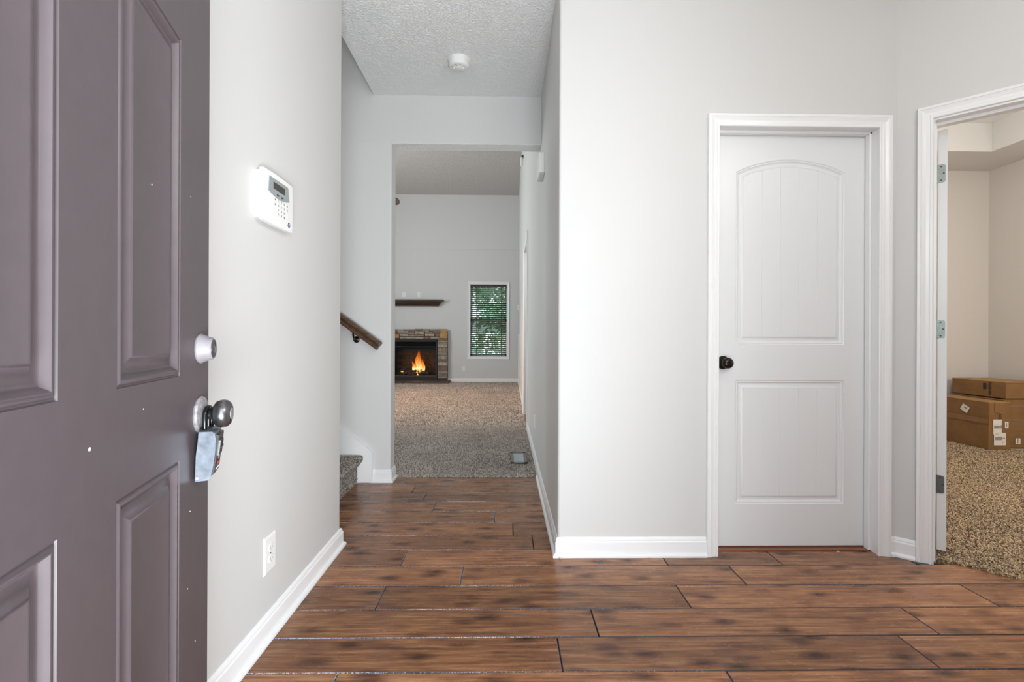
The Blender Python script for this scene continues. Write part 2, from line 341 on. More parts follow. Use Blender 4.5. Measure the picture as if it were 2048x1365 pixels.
def baseboard_bm(pts, side=1, prof=BASP, z0=0.0, bm=None):
    """polyline along wall face; side=+1 profile grows to the left of travel"""
    bm = bm or BM(); P = [Vector((x, y, 0)) for x, y in pts]; rings = []
    for i, p in enumerate(P):
        d1 = (P[i]-P[i-1]).normalized() if i else (P[1]-P[0]).normalized()
        d2 = (P[i+1]-P[i]).normalized() if i < len(P)-1 else d1
        n1 = Vector((-d1.y, d1.x, 0))*side; n2 = Vector((-d2.y, d2.x, 0))*side
        mt = (n1+n2); mt = mt/max(1e-6, mt.dot(n1)) if mt.length > 1e-6 else n1
        rings.append([p + mt*t + Vector((0, 0, z+z0)) for t, z in prof])
    sweep(bm, rings, False, True); return bm

def arch_poly(x0, x1, z0, zs, rise, ins, n=18):
    """ccw panel outline seen from the front, inset by ins; rise 0 gives a rectangle"""
    a, b_, c = x0+ins, x1-ins, z0+ins
    if rise <= 0: return [(a, c), (b_, c), (b_, zs-ins), (a, zs-ins)]
    hc = (x1-x0)/2; Rr = (hc*hc+rise*rise)/(2*rise); cx_ = (x0+x1)/2; cz = zs+rise-Rr; r = Rr-ins
    a1 = math.asin((hc-ins)/r); pts = [(a, c), (b_, c)]
    for i in range(n+1):
        t = a1 - 2*a1*i/n; pts.append((cx_ + r*math.sin(t), cz + r*math.cos(t)))
    return pts
def relief_bm(shape, prof, P):
    """nested rings; P(x,z,depth)->3d. returns bm with all rings, innermost filled"""
    bm = BM(); rings = []
    for ins, dp in prof: rings.append([bm.verts.new(P(x, z, dp)) for x, z in shape(ins)])
    n = len(rings[0])
    for A, B in zip(rings, rings[1:]):
        for i in range(n):
            j = (i+1) % n; bm.faces.new((A[i], A[j], B[j], B[i]))
    return bm, rings
def quad(bm, P, x0, x1, z0, z1, d=0):
    bm.faces.new([bm.verts.new(P(x, z, d)) for x, z in ((x0, z0), (x1, z0), (x1, z1), (x0, z1))])

# ================================================================== STRUCTURE
k0 = Vector((1.905, 2.24, 0)); A43 = math.radians(43); dA = Vector((math.cos(A43), -math.sin(A43), 0)); mA = Vector((math.sin(A43), math.cos(A43), 0))
def ang(s, t, z=0): return k0 + dA*s + mA*t + Vector((0, 0, z))
def rc(cx_, cy_, r, a0, a1, n=6): return [(cx_ + r*math.cos(math.radians(a0+(a1-a0)*i/n)), cy_ + r*math.sin(math.radians(a0+(a1-a0)*i/n))) for i in range(n+1)]
ZC = 2.815; ZU = 5.3; ZL = 4.46; ZB = 3.185

# floors
floor = struct('floor', (lambda b: (prism(b, [(-1.3, 0.02), (3.2, 0.02), (3.2, 1.2), (2.1, 2.5), (0.5, 2.5), (0.5, 3.52), (-1.3, 3.52)], -0.12, -0.016), b)[1])(BM()), MSUB, 'foyer subfloor that carries the hand scraped wood planks')
rowy = [round(1.4617+0.1697*i, 4) for i in range(-8, 12)] + [3.512]
J = {1.292: [-0.517, 0.703], 1.462: [0.187, 1.396], 1.632: [0.336, 1.555], 1.801: [-0.498, 0.732, 1.955], 1.971: [-0.187, 1.038],
     2.141: [-0.477, 0.761, 1.298], 2.31: [0.148], 2.48: [0.048], 2.65: [-0.055], 2.82: [-0.435], 2.989: [-0.526], 3.159: [-0.628], 3.329: [-0.731]}
def plank(x0, x1, y0, y1, clip=None):
    g = 0.0009; c = 0.0024; bm = BM(); x0 += g; x1 -= g; y0 += g; y1 -= g; dz = random.uniform(-0.0004, 0.0004)
    lo = [(x0, y0, -0.016), (x1, y0, -0.016), (x1, y1, -0.016), (x0, y1, -0.016)]
    if clip: lo = clip(lo)
    mid = [Vector(p) + Vector((0, 0, 0.016-c+dz)) for p in lo]
    cen = sum((Vector(p) for p in lo), Vector())/4; top = []
    for i, p in enumerate(lo):
        p = Vector(p); top.append(Vector((p.x + (c if p.x < cen.x else -c), p.y + (c if p.y < cen.y else -c), dz)))
    a = [bm.verts.new(p) for p in lo]; b = [bm.verts.new(p) for p in mid]; d = [bm.verts.new(p) for p in top]
    for i in range(4):
        j = (i+1) % 4; bm.faces.new((a[i], a[j], b[j], b[i])).material_index = 1; bm.faces.new((b[i], b[j], d[j], d[i])).material_index = 1
    bm.faces.new(d); bm.faces.new(list(reversed(a)))
    return obj('plank', bm, [MWOOD, MSEAM], floor)
for i in range(len(rowy)-1):
    y0, y1 = rowy[i], rowy[i+1]; ym = (y0+y1)/2
    key = min(J, key=lambda k: abs(k-y0)); js = J[key] if abs(key-y0) < 0.02 else [random.uniform(-0.6, 0.3), random.uniform(0.8, 1.5)]
    xl = -0.83 if y0 < 2.3 else -1.25
    if y1 < 2.24: xr = 3.05
    elif y0 < 2.24: xr = 1.93
    else: xr = 0.262
    if y0 < 0.1: xl, xr = -0.5, 0.6
    # the planks end at the bedroom carpet line
    def cx_at(y): return (ang(0, 0.071) + dA*((ang(0, 0.071).y - y)/math.sin(A43))).x
    clip = None
    if y1 < 2.24 and y1 > 1.15:
        xr = 9
        def clip(lo): return [tuple(p) if p[0] < 8 else (cx_at(p[1]) + 0.002, p[1], p[2]) for p in lo]
    if 2.24 > y0 and y1 > 2.24:
        pass
    xs = [xl] + [x for x in js if xl+0.1 < x < min(xr, 9) - 0.1] + [xr]
    if i == len(rowy)-2 or y0 > 3.35:
        pass
    for a, b in zip(xs, xs[1:]):
        if b == 9: plank(a, 9, y0, y1, clip)
        elif y0 >= 3.32: plank(a, b, y0, min(y1, 3.39) if b < -0.74 else y1)
        else: plank(a, b, y0, y1)
# short planks in the closet door opening
plank(1.03, 1.82, 2.3105, 2.36)

# stuff pile ----------------------------------------------------------
def tufts(name, parent, mat, sampler, n, h, r, label=None):
    P = sampler(n); n = len(P)
    ang_ = rng.uniform(0, 2*PI, n); tilt = rng.normal(0, 0.5*h, (n, 2)); hh = h*rng.uniform(0.6, 1.15, n); rr = r*rng.uniform(0.7, 1.2, n)
    V = np.zeros((n, 7, 3))
    for k in range(3):
        a = ang_ + k*2*PI/3
        V[:, k, 0] = P[:, 0] + rr*np.cos(a); V[:, k, 1] = P[:, 1] + rr*np.sin(a); V[:, k, 2] = P[:, 2]
        V[:, k+3, 0] = P[:, 0] + tilt[:, 0]*0.6 + rr*0.85*np.cos(a+0.7); V[:, k+3, 1] = P[:, 1] + tilt[:, 1]*0.6 + rr*0.85*np.sin(a+0.7); V[:, k+3, 2] = P[:, 2] + hh*0.72
    V[:, 6, 0] = P[:, 0] + tilt[:, 0]; V[:, 6, 1] = P[:, 1] + tilt[:, 1]; V[:, 6, 2] = P[:, 2] + hh
    tri = np.array([(0, 1, 4), (0, 4, 3), (1, 2, 5), (1, 5, 4), (2, 0, 3), (2, 3, 5), (3, 4, 6), (4, 5, 6), (5, 3, 6)])
    T = (np.arange(n)[:, None, None]*7 + tri[None]).reshape(-1, 3)
    me = bpy.data.meshes.new(name); me.vertices.add(n*7); me.vertices.foreach_set('co', V.reshape(-1))
    me.loops.add(T.size); me.loops.foreach_set('vertex_index', T.reshape(-1).astype(np.int32))
    me.polygons.add(len(T)); me.polygons.foreach_set('loop_start', np.arange(0, T.size, 3, dtype=np.int32))
    me.update(calc_edges=True); me.polygons.foreach_set('use_smooth', np.ones(len(T), dtype=bool))
    at = me.attributes.new('tint', 'FLOAT', 'POINT'); tv = rng.normal(0, 0.16, n); at.data.foreach_set('value', np.repeat(tv, 7).astype(np.float32))
    me.materials.append(mat); me.validate(); o = bpy.data.objects.new(name, me); COL.objects.link(o)
    if parent: o.parent = parent
    o['kind'] = 'stuff'
    if label: o['label'] = label
    return o
# living room / hall carpet
bm = BM(); prism(bm, [(-4.6, 3.53), (-0.83, 3.53), (-0.83, 3.512), (0.262, 3.512), (0.262, 6.3), (0.33, 11.15), (-4.6, 11.15)], -0.1, 0.0)
car = struct('floor_living', bm, MCAF, 'taupe speckled carpet of the living room beyond the wood floor')
def s_hall(n):
    x = rng.uniform(-2.2, 0.258, n); y = rng.uniform(3.508, 5.6, n); k = (x > -0.83) | (y > 3.53); k &= (x > -y*0.5)
    k &= ~((x > 0.052) & (x < 0.192) & (y > 3.857) & (y < 4.211))
    return np.stack([x[k], y[k], np.full(k.sum(), -0.001)], 1)
tufts('carpet_pile', car, MCA, s_hall, 85000, 0.011, 0.0044)
def s_far(n):
    y = rng.uniform(5.6, 11.08, n); x = rng.uniform(-4.58, 0.31, n); k = (x > -y*0.6) & ~((y > 10.64) & (x < -1.28)) & (x < 0.262+(y-6.37)*0.0105)
    return np.stack([x[k], y[k], np.full(k.sum(), -0.001)], 1)
tufts('carpet_pile', car, MCA, s_far, 165000, 0.013, 0.0085)
# bedroom carpet
bm = BM(); prism(bm, [tuple(ang(-0.12, 0.072))[:2], tuple(ang(1.62, 0.072))[:2], (5.35, 0.95), (5.35, 5.05), (1.94, 5.05), (1.94, 2.36)], -0.1, 0.0)
carb = struct('floor_bedroom', bm, MCB, 'tan speckled carpet of the bedroom behind the angled wall')
def s_bed(n):
    x = rng.uniform(1.95, 4.9, n); y = rng.uniform(1.6, 5.0, n)
    sx = (x-k0.x)*dA.x + (y-k0.y)*dA.y; t = (x-k0.x)*mA.x + (y-k0.y)*mA.y
    k = (t > 0.07) & (y > 0.88*x*0.98) & (y < 1.14*x) & (rng.uniform(0, 1, n) < np.clip(2.6-0.55*t*1.6, 0.35, 1))
    return np.stack([x[k], y[k], np.full(k.sum(), -0.001)], 1)
tufts('carpet_pile', carb, MCB, s_bed, 330000, 0.014, 0.0052)
# porch & ground outside
bm = BM(); box(bm, -2.5, 3, -3, 0.02, -0.25, -0.03); struct('floor_porch', bm, MCON, 'concrete porch slab in front of the entry')

# walls -------------------------------------------------------------
def wb(name, pieces, mat, label, smooth=False):
    bm = BM()
    for p in pieces: prism(bm, *p)
    bmesh.ops.recalc_face_normals(bm, faces=bm.faces[:])
    return struct(name, bm, mat, label, smooth=smooth)
XL = -0.825
wb('wall_left', [([(XL-0.12, 0.02), (XL, 0.02)] + rc(XL-0.014, 2.351-0.014, 0.014, 0, 90) + [(XL-0.12, 2.351)], -0.1, ZU)], MW, 'light grey foyer wall on the left that ends at the stairs', True)
wb('wall_stair', [([(-3.7, 2.231), (XL-0.1201, 2.231), (XL-0.1201, 2.351), (-3.7, 2.351)], -0.1, ZU)], MW, 'light grey wall on the near side of the stairs')
hl = rc(-0.83-0.012, 3.395+0.012, 0.012, -90, 0)
wb('wall_back', [([(-4.72, 3.395)] + hl + [(-0.83, 3.52), (-4.72, 3.52)], -0.1, 2.468),
                 ([(-4.72, 3.395), (0.262, 3.395), (0.262, 3.52), (-4.72, 3.52)], 2.468, ZU)], MW, 'light grey wall with the wide opening to the living room', True)
bm = BM(); box(bm, -0.829, 0.257, 3.396, 3.519, 2.4645, 2.4685); struct('trim_1', bm, MC, 'textured plaster underside of the wall opening')
# right hall wall + closet wall (one L) ; living right wall further on
CJ0, CJ1 = 1.028, 1.822
wb('wall_right', [([(0.378, 5.33), (0.262, 5.33), (0.258, 3.5)] + rc(0.258+0.014, 2.24+0.014, 0.014, 180, 270) + [(CJ0, 2.24), (CJ0, 2.362), (0.378, 2.362)], -0.1, ZU),
                  ([(CJ0, 2.24), (CJ1, 2.24), (CJ1, 2.362), (CJ0, 2.362)], 2.10, ZU),
                  ([(CJ1, 2.24), (1.905, 2.24), tuple(ang(0, 0.12))[:2], (1.95, 2.44), (CJ1, 2.362)], -0.1, ZU),
                  ([(0.262, 5.33), (0.266, 6.37), (0.386, 6.37), (0.378, 5.33)], 2.255, ZU)], MWH, 'light grey wall between the hall and the foyer with the closet door', True)
wb('wall_living_right', [([(0.266, 6.37), (0.318, 11.1), (0.44, 11.1), (0.386, 6.37)], -0.1, ZU)], MW, 'light grey right wall of the living room')
AO0, AO1 = 0.139, 0.915
def aq(s0, s1, t0=0.0, t1=0.12): return [tuple(ang(s0, t0))[:2], tuple(ang(s1, t0))[:2], tuple(ang(s1, t1))[:2], tuple(ang(s0, t1))[:2]]
wb('wall_angled', [(aq(0.0, AO0), -0.1, 3.4), (aq(AO0, AO1), 2.085, 3.4), (aq(AO1, 1.62), -0.1, 3.4)], MW, 'light grey angled wall that holds the bedroom doorway')
ae = ang(1.62, 0)
wb('wall_foyer_right', [([(ae.x, ae.y), (ae.x, 0.02), (ae.x+0.12, 0.02), (ae.x+0.12, ae.y+0.08)], -0.1, 3.4)], MW, 'light grey right wall of the foyer beside the angled wall')
FD0, FD1 = -0.44, 0.545
wb('wall_front', [([(-0.94, 0.02), (FD0, 0.02), (FD0, 0.16), (-0.94, 0.16)], -0.1, ZC+0.1), ([(FD1, 0.02), (ae.x+0.12, 0.02), (ae.x+0.12, 0.16), (FD1, 0.16)], -0.1, ZC+0.1),
                  ([(FD0, 0.02), (FD1, 0.02), (FD1, 0.16), (FD0, 0.16)], 2.11, ZC+0.1)], MW, 'light grey front wall with the entry doorway')
# ceilings
bm = BM(); prism(bm, [(-0.96, 0.02), (3.3, 0.02), (3.3, 1.3), (2.1, 2.6), (0.4, 2.6), (0.4, 3.396), (-0.96, 3.396)], ZC, ZC+0.25)
struct('ceiling', bm, MC, 'white textured ceiling of the foyer and hall, ending at the stairwell')
bm = BM(); prism(bm, [(-4.7, 2.2), (-0.9, 2.2), (-0.9, 3.45), (-4.7, 3.45)], 5.2, 5.3); struct('ceiling_stairwell', bm, MC, 'white ceiling over the stairwell')
wb('wall_stairwell', [([(-0.96, 2.2), (-0.9, 2.2), (-0.9, 3.396), (-0.96, 3.396)], ZC+0.02, 5.2), ([(-3.75, 2.2), (-3.65, 2.2), (-3.65, 3.396), (-3.75, 3.396)], 0, 5.2)], MW, 'light grey walls enclosing the stairwell')
# living room shell
FW = 11.1; WX0, WX1, WZ0, WZ1 = -0.84, 0.05, 0.598, 2.343
wb('wall_far', [([(-4.72, FW), (-2.71, FW), (-2.71, FW+0.14), (-4.72, FW+0.14)], -0.1, ZL+0.05), ([(-1.59, FW), (WX0, FW), (WX0, FW+0.14), (-1.59, FW+0.14)], -0.1, ZL+0.05), ([(-2.71, FW), (-1.59, FW), (-1.59, FW+0.14), (-2.71, FW+0.14)], 0.99, ZL+0.05), ([(WX1, FW), (0.45, FW), (0.45, FW+0.14), (WX1, FW+0.14)], -0.1, ZL+0.05),
                ([(WX0, FW), (WX1, FW), (WX1, FW+0.14), (WX0, FW+0.14)], -0.1, WZ0), ([(WX0, FW), (WX1, FW), (WX1, FW+0.14), (WX0, FW+0.14)], WZ1, ZL+0.05),
                ([(-4.6, FW-0.012), (0.32, FW-0.012), (0.32, FW+0.01), (-4.6, FW+0.01)], 3.164, ZL+0.05)], MW, 'light grey far wall of the living room with fireplace and window')
wb('wall_living_left', [([(-4.72, 3.52), (-4.6, 3.52), (-4.6, 5.2), (-4.72, 5.2)], -0.1, ZL+0.05), ([(-4.72, 8.0), (-4.6, 8.0), (-4.6, 11.1), (-4.72, 11.1)], -0.1, ZL+0.05),
                        ([(-4.72, 5.2), (-4.6, 5.2), (-4.6, 8.0), (-4.72, 8.0)], -0.1, 1.0), ([(-4.72, 5.2), (-4.6, 5.2), (-4.6, 8.0), (-4.72, 8.0)], 3.6, ZL+0.05)], MW, 'light grey left wall of the living room with a large window')
bm = BM(); prism(bm, [(-4.72, 3.51), (0.45, 3.51), (0.45, 11.24), (-4.72, 11.24)], ZL, ZL+0.15); struct('ceiling_living', bm, MCL, 'textured high ceiling of the living room')
# kitchen shell beyond the side doorway
wb('wall_kitchen', [([(0.38, 4.6), (3.0, 4.6), (3.0, 4.5), (0.38, 4.5)], 0, 2.7), ([(3.0, 4.5), (3.1, 4.5), (3.1, 7.6), (3.0, 7.6)], 0, 2.7), ([(0.38, 7.5), (3.1, 7.5), (3.1, 7.6), (0.38, 7.6)], 0, 2.7)], MW, 'light grey kitchen walls behind the side doorway')
bm = BM(); box(bm, 0.26, 3.1, 4.5, 7.6, -0.1, -0.002); struct('floor_kitchen', bm, MTHR, 'wood floor behind the side doorway')
bm = BM(); box(bm, 0.39, 3.1, 4.5, 7.6, 2.7, 2.8); struct('ceiling_kitchen', bm, MC, 'white ceiling behind the side doorway')
# bedroom shell with tray ceiling
BY, BX = 5.02, 5.30
wb('wall_bedroom_back', [([(1.85, BY), (BX+0.1, BY), (BX+0.1, BY+0.1), (1.85, BY+0.1)], -0.1, 3.3)], MWB, 'taupe painted back wall of the bedroom')
wb('wall_bedroom_right', [([(BX, 0.85), (BX+0.1, 0.85), (BX+0.1, BY), (BX, BY)], -0.1, 3.3)], MWB, 'taupe painted right wall of the bedroom')
wb('wall_bedroom_left', [([(1.85, 2.362), (1.95, 2.44), (1.95, BY), (1.85, BY)], -0.1, 3.3), ([(3.1, 0.85), (BX, 0.85), (BX, 0.95), (3.1, 0.95)], -0.1, 3.3)], MWB, 'taupe painted near walls of the bedroom')
bm = BM()
for r in ((1.85, BX, 4.5, BY), (4.78, BX, 1.5, 4.5), (1.85, 2.5, 2.4, 4.5), (2.9, BX, 0.9, 1.5)): box(bm, r[0], r[1], r[2], r[3], 2.905, 3.3)
box(bm, 1.85, BX, 0.9, BY, 3.187, 3.32, mi=1)
struct('ceiling_bedroom', bm, [MW, MC], 'tray ceiling of the bedroom with a dropped border')

# ================================================================== TRIM
struct('baseboard_left', baseboard_bm([(XL, 0.19), (XL, 2.351), (XL-0.02, 2.351)], -1), MT, 'white baseboard with shoe moulding on the left foyer wall')
b_ = baseboard_bm([(0.2585, 3.505), (0.258, 2.24), (CJ0-0.058+0.006, 2.24)], -1)
b_ = BM() if False else b_
struct('baseboard_right', b_, MT, 'white baseboard around the hall corner to the closet door')
struct('baseboard_hall', baseboard_bm([(0.262, 5.275), (0.2585, 3.506)], -1, BASP2), MT, 'white baseboard of the hall wall above the carpet')
struct('baseboard_corner', baseboard_bm([(CJ1+0.052, 2.24), (1.905, 2.24), tuple(ang(0.0765, 0))[:2]], -1), MT, 'short white baseboard between closet casing and bedroom casing')
struct('baseboard_back', baseboard_bm([(-0.957, 3.395), (-0.83, 3.395), (-0.83, 3.52)], -1), MT, 'white baseboard at the left side of the wide opening')
struct('baseboard_far', baseboard_bm([(-1.36, FW), (0.318, FW), (0.27, 6.43)], -1, BASP2), MT, 'white baseboard along the living room wall under the window')
struct('baseboard_angled', baseboard_bm([tuple(ang(0.98, 0))[:2], (ae.x, ae.y), (ae.x, 0.17)], -1), MT, 'white baseboard on the angled wall right of the bedroom doorway')
struct('baseboard_bedroom', baseboard_bm([(1.95, BY), (BX, BY), (BX, 0.95)], -1, BASP2), MT, 'white baseboard in the bedroom behind the boxes')

# closet door (door_1) ------------------------------------------------
struct('trim_2', casing_bm((0, 2.24, 0), (1, 0, 0), (0, -1, 0), CJ0+0.006, CJ1-0.006, 2.081), MT, 'white moulded casing around the closet door', smooth=False)
d1 = thing('door_1', 'white arched two panel closet door with dark round knob, closed', None, (0, 2.32, 0), kind='structure')
bm = BM()
box(bm, CJ0-0.001, CJ0+0.0005, -0.079, 0.06, 0, 2.10); box(bm, CJ1-0.0005, CJ1+0.001, -0.079, 0.06, 0, 2.10); box(bm, CJ0, CJ1, -0.079, 0.06, 2.086, 2.10)
box(bm, CJ0, CJ0+0.014, -0.035, -0.004, 0, 2.086, 0.003); box(bm, CJ1-0.012, CJ1, -0.035, -0.004, 0, 2.086, 0.003); box(bm, CJ0, CJ1, -0.035, -0.004, 2.072, 2.087, 0.003)
obj('jamb', bm, MT, d1)
def Pc(x, z, d): return Vector((x, -d, z))
X0, X1, Z0, Z1 = 1.033, 1.8175, 0.012, 2.082
A0, A1 = 1.158, 1.711; UB, US, UR = 1.023, 1.892, 0.065; LB, LT = 0.222, 0.845
bm = BM()
quad(bm, Pc, X0, A0, Z0, Z1); quad(bm, Pc, A1, X1, Z0, Z1); quad(bm, Pc, A0, A1, Z0, LB); quad(bm, Pc, A0, A1, LT, UB)
ap = arch_poly(A0, A1, UB, US, UR, 0)[2:]
for (xa, za), (xb, zb) in zip(ap, ap[1:]):
    bm.faces.new([bm.verts.new(Pc(*p, 0)) for p in ((xb, zb), (xa, za), (xa, Z1), (xb, Z1))])
for a, b in (((X0, Z0), (X1, Z0)), ((X1, Z0), (X1, Z1)), ((X1, Z1), (X0, Z1)), ((X0, Z1), (X0, Z0))):
    bm.faces.new([bm.verts.new((a[0], 0, a[1])), bm.verts.new((a[0], 0.035, a[1])), bm.verts.new((b[0], 0.035, b[1])), bm.verts.new((b[0], 0, b[1]))])
bm.faces.new([bm.verts.new((x, 0.035, z)) for x, z in ((X0, Z0), (X0, Z1), (X1, Z1), (X1, Z0))])
bmesh.ops.remove_doubles(bm, verts=bm.verts[:], dist=0.0002)
obj('leaf', bm, MD, d1)
CPROF = [(0, 0), (0.003, -0.0035), (0.006, -0.0045), (0.009, -0.0035), (0.012, -0.0075), (0.018, -0.0115), (0.024, -0.0120), (0.032, -0.0085), (0.039, -0.0030), (0.040, -0.0045)]
GX = [1.196, 1.290, 1.384, 1.478, 1.572, 1.671]
def board(x0, x1, z0, ztop, P, base=-0.0050, g=0.0026, dg=0.0035, n=5):
    """one v-jointed board; ztop(x) gives the top edge"""
    bm = BM(); xs = [x0, x0+g] + [x0+g+(x1-x0-2*g)*i/n for i in range(1, n)] + [x1-g, x1]
    ds = [base-dg] + [base+0.0020]*(len(xs)-2) + [base-dg]
    lo = [bm.verts.new(P(x, z0, d)) for x, d in zip(xs, ds)]; hi = [bm.verts.new(P(x, ztop(x), d)) for x, d in zip(xs, ds)]
    lob = [bm.verts.new(P(x, z0, base-0.006)) for x in xs]; hib = [bm.verts.new(P(x, ztop(x), base-0.006)) for x in xs]
    for i in range(len(xs)-1):
        bm.faces.new((lo[i], lo[i+1], hi[i+1], hi[i])); bm.faces.new((lob[i], lob[i+1], lo[i+1], lo[i])); bm.faces.new((hi[i], hi[i+1], hib[i+1], hib[i]))
    bm.faces.new((lob[0], lo[0], hi[0], hib[0])); bm.faces.new((lo[-1], lob[-1], hib[-1], hi[-1]))
    return bm
for (z0, zs, rise) in ((UB, US, UR), (LB, LT, 0)):
    bm, rr = relief_bm(lambda i, z0=z0, zs=zs, rise=rise: arch_poly(A0, A1, z0, zs, rise, i), CPROF, Pc)
    bm.faces.new(rr[-1]); pn = obj('panel', bm, MD, d1, smooth=True)
    hc = (A1-A0)/2; Rr = (hc*hc+UR*UR)/(2*UR); cz = US+UR-Rr; cxx = (A0+A1)/2
    def ztop(x, zs=zs, rise=rise): return (cz + math.sqrt((Rr-0.040)**2-(x-cxx)**2)) if rise else zs-0.040
    gx = [A0+0.0395] + GX[1:5] + [A1-0.0395]
    for a, b in zip(gx, gx[1:]): obj('plank', board(a, b, z0+0.040, ztop, Pc), MD, pn)
kn = BM(); lathe(kn, [(0, 0), (0.0335, 0), (0.0335, 0.003), (0.030, 0.007), (0.016, 0.010), (0.0125, 0.014), (0.0115, 0.026), (0.0135, 0.031), (0.0215, 0.036), (0.0262, 0.044), (0.0275, 0.052), (0.0255, 0.061), (0.019, 0.067), (0.010, 0.0695), (0.003, 0.070), (0.0025, 0.0685), (0, 0.0685)], (1.095, 0, 0.932), (0, -1, 0), 36)
obj('knob', kn, MBRZ, d1, True, label='round dark bronze knob with a privacy pinhole')
bm = BM(); box(bm, CJ0+0.001, CJ1-0.001, 2.318, 2.362, -0.01, 0.006); box(bm, CJ0+0.001, CJ1-0.001, 2.322, 2.36, 0.004, 0.011, 0.003)
prism(bm, [(CJ0, 2.283), (CJ1, 2.283), (CJ1, 2.36), (CJ0, 2.36)], -0.01, 0.005)
struct('trim_3', bm, MTHR, 'reddish wood threshold strip under the closet door')

# bedroom doorway (door_2) -------------------------------------------
struct('trim_4', casing_bm(k0, dA, -mA, AO0-0.004, AO1+0.004, 2.087), MT, 'white moulded casing around the bedroom doorway')
rotA = -A43
d2 = thing('door_2', 'white bedroom door standing open, seen by its hinge edge', None, k0, rotA, kind='structure')
bm = BM()   # local: x along wall, y into bedroom
box(bm, AO0-0.003, AO0+0.002, -0.001, 0.121, 0, 2.085); box(bm, AO1-0.002, AO1+0.003, -0.001, 0.121, 0, 2.085); box(bm, AO0-0.003, AO1+0.003, -0.001, 0.121, 2.078, 2.087)
box(bm, AO0, AO1, 0.040, 0.078, 2.064, 2.08, 0.003); box(bm, AO0, AO0+0.008, 0.040, 0.078, 0, 2.07, 0.002); box(bm, AO1-0.01, AO1, 0.040, 0.078, 0, 2.07, 0.002)
obj('jamb', bm, MT, d2)
bm = BM(); DS0, DS1 = 0.1505, 0.1855
box(bm, DS0, DS1, 0.130, 0.130+0.762, 0.030, 2.070, 0.0015, 1); obj('leaf', bm, MD, d2)
for zc in (1.858, 1.103, 0.350):
    dark = zc < 0.5
    bm = BM(); r = 0.010; xa, xb, za, zb = DS0-0.004, DS0+0.0275, zc-0.0435, zc+0.0435
    pts = [(xa, za)] + [(xb-r + r*math.cos(t), za+r + r*math.sin(t)) for t in [(-PI/2)+i*PI/8 for i in range(5)]] + [(xb-r + r*math.cos(t), zb-r + r*math.sin(t)) for t in [i*PI/8 for i in range(5)]] + [(xa, zb)]
    prism_y(bm, pts, 0.1275, 0.1305); hg = obj('hinge', bm, MHD if dark else MHN, d2, label='dark nickel hinge leaf' if dark else None)
    bm = BM(); lathe(bm, [(0, -0.044), (0.0055, -0.044), (0.0055, 0.044), (0, 0.044)], (DS0-0.006, 0.134, zc), n=10); obj('barrel', bm, MHD, hg, True)
    for q, (sx, sz) in enumerate(((0.012, 0.033), (0.021, 0.0), (0.012, -0.033))):
        bm = BM(); lathe(bm, [(0, 0.001), (0.0036, 0.0012), (0.0038, 0), (0.0036, -0.002)], (DS0+sx, 0.1275, zc+sz), (0, -1, 0), 10); obj('screw', bm, MBLK, hg)

# front door (door_3) -------------------------------------------------
DD = Vector((-0.278, 0.961, 0)).normalized(); EDGE = Vector((-0.660, 1.045, 0))
# local x = s from free edge back to the hinge (-DD), local y = outward normal of the exterior face
xd = -DD; rz3 = math.atan2(xd.y, xd.x)
d3 = thing('door_3', 'dark taupe six panel front door, opened inward on the left', None, EDGE, rz3, kind='structure')
# world normal (0.961,0.278) in local frame:
def Pf(s, z, d): return Vector((s, d, z))
chk = Matrix.Rotation(rz3, 3, 'Z') @ Vector((0, 1, 0)); SG = 1 if chk.x > 0 else -1
def Pf(s, z, d): return Vector((s, d*SG, z))
S = [0, 0.162, 0.392, 0.522, 0.752, 0.914]; ZR = [0.012, 0.225, 0.816, 0.975, 1.6115, 1.735, 1.905, 2.044]
bm = BM()
for i in range(5):
    for j in range(7):
        if i in (1, 3) and j in (1, 3, 5): continue
        quad(bm, Pf, S[i], S[i+1], ZR[j], ZR[j+1])
TH = -0.044
for a, b in (((0, ZR[0]), (0.914, ZR[0])), ((0.914, ZR[0]), (0.914, ZR[7])), ((0.914, ZR[7]), (0, ZR[7])), ((0, ZR[7]), (0, ZR[0]))):
    bm.faces.new([bm.verts.new(Pf(a[0], a[1], 0)), bm.verts.new(Pf(b[0], b[1], 0)), bm.verts.new(Pf(b[0], b[1], TH)), bm.verts.new(Pf(a[0], a[1], TH))])
quad(bm, Pf, 0, 0.914, ZR[0], ZR[7], TH)
bmesh.ops.remove_doubles(bm, verts=bm.verts[:], dist=0.0002); bmesh.ops.recalc_face_normals(bm, faces=bm.faces[:])
obj('leaf', bm, MFD, d3)
FPROF = [(0, 0), (0.0015, -0.0025), (0.0035, -0.0030), (0.0055, -0.0008), (0.0085, 0.0008), (0.0120, 0.0004), (0.0150, -0.0030), (0.0180, -0.0075), (0.0205, -0.0092), (0.0245, -0.0095), (0.0340, -0.0065), (0.0420, -0.0022), (0.0440, -0.0002), (0.0460, 0.0002), (0.0480, -0.0006)]
for i in (1, 3):
    for j in (1, 3, 5):
        bm, rr = relief_bm(lambda q, i=i, j=j: arch_poly(S[i], S[i+1], ZR[j], ZR[j+1], 0, q), FPROF, Pf)
        bm.faces.new(rr[-1]); bmesh.ops.recalc_face_normals(bm, faces=bm.faces[:])
        if sum((f.normal.y for f in bm.faces))*SG < 0: bmesh.ops.reverse_faces(bm, faces=bm.faces[:])
        obj('panel', bm, MFD, d3, True)
NV = (0, SG, 0)
bm = BM(); lathe(bm, [(0, 0), (0.0305, 0), (0.0315, 0.003), (0.0300, 0.006), (0.0240, 0.020), (0.0230, 0.0245), (0.0210, 0.0265), (0.0200, 0.0265), (0.0195, 0.025), (0, 0.025)], (0.056, 0, 1.0255), NV, 36)
db = obj('deadbolt', bm, MZN, d3, True, label='pale grey painted deadbolt cylinder')
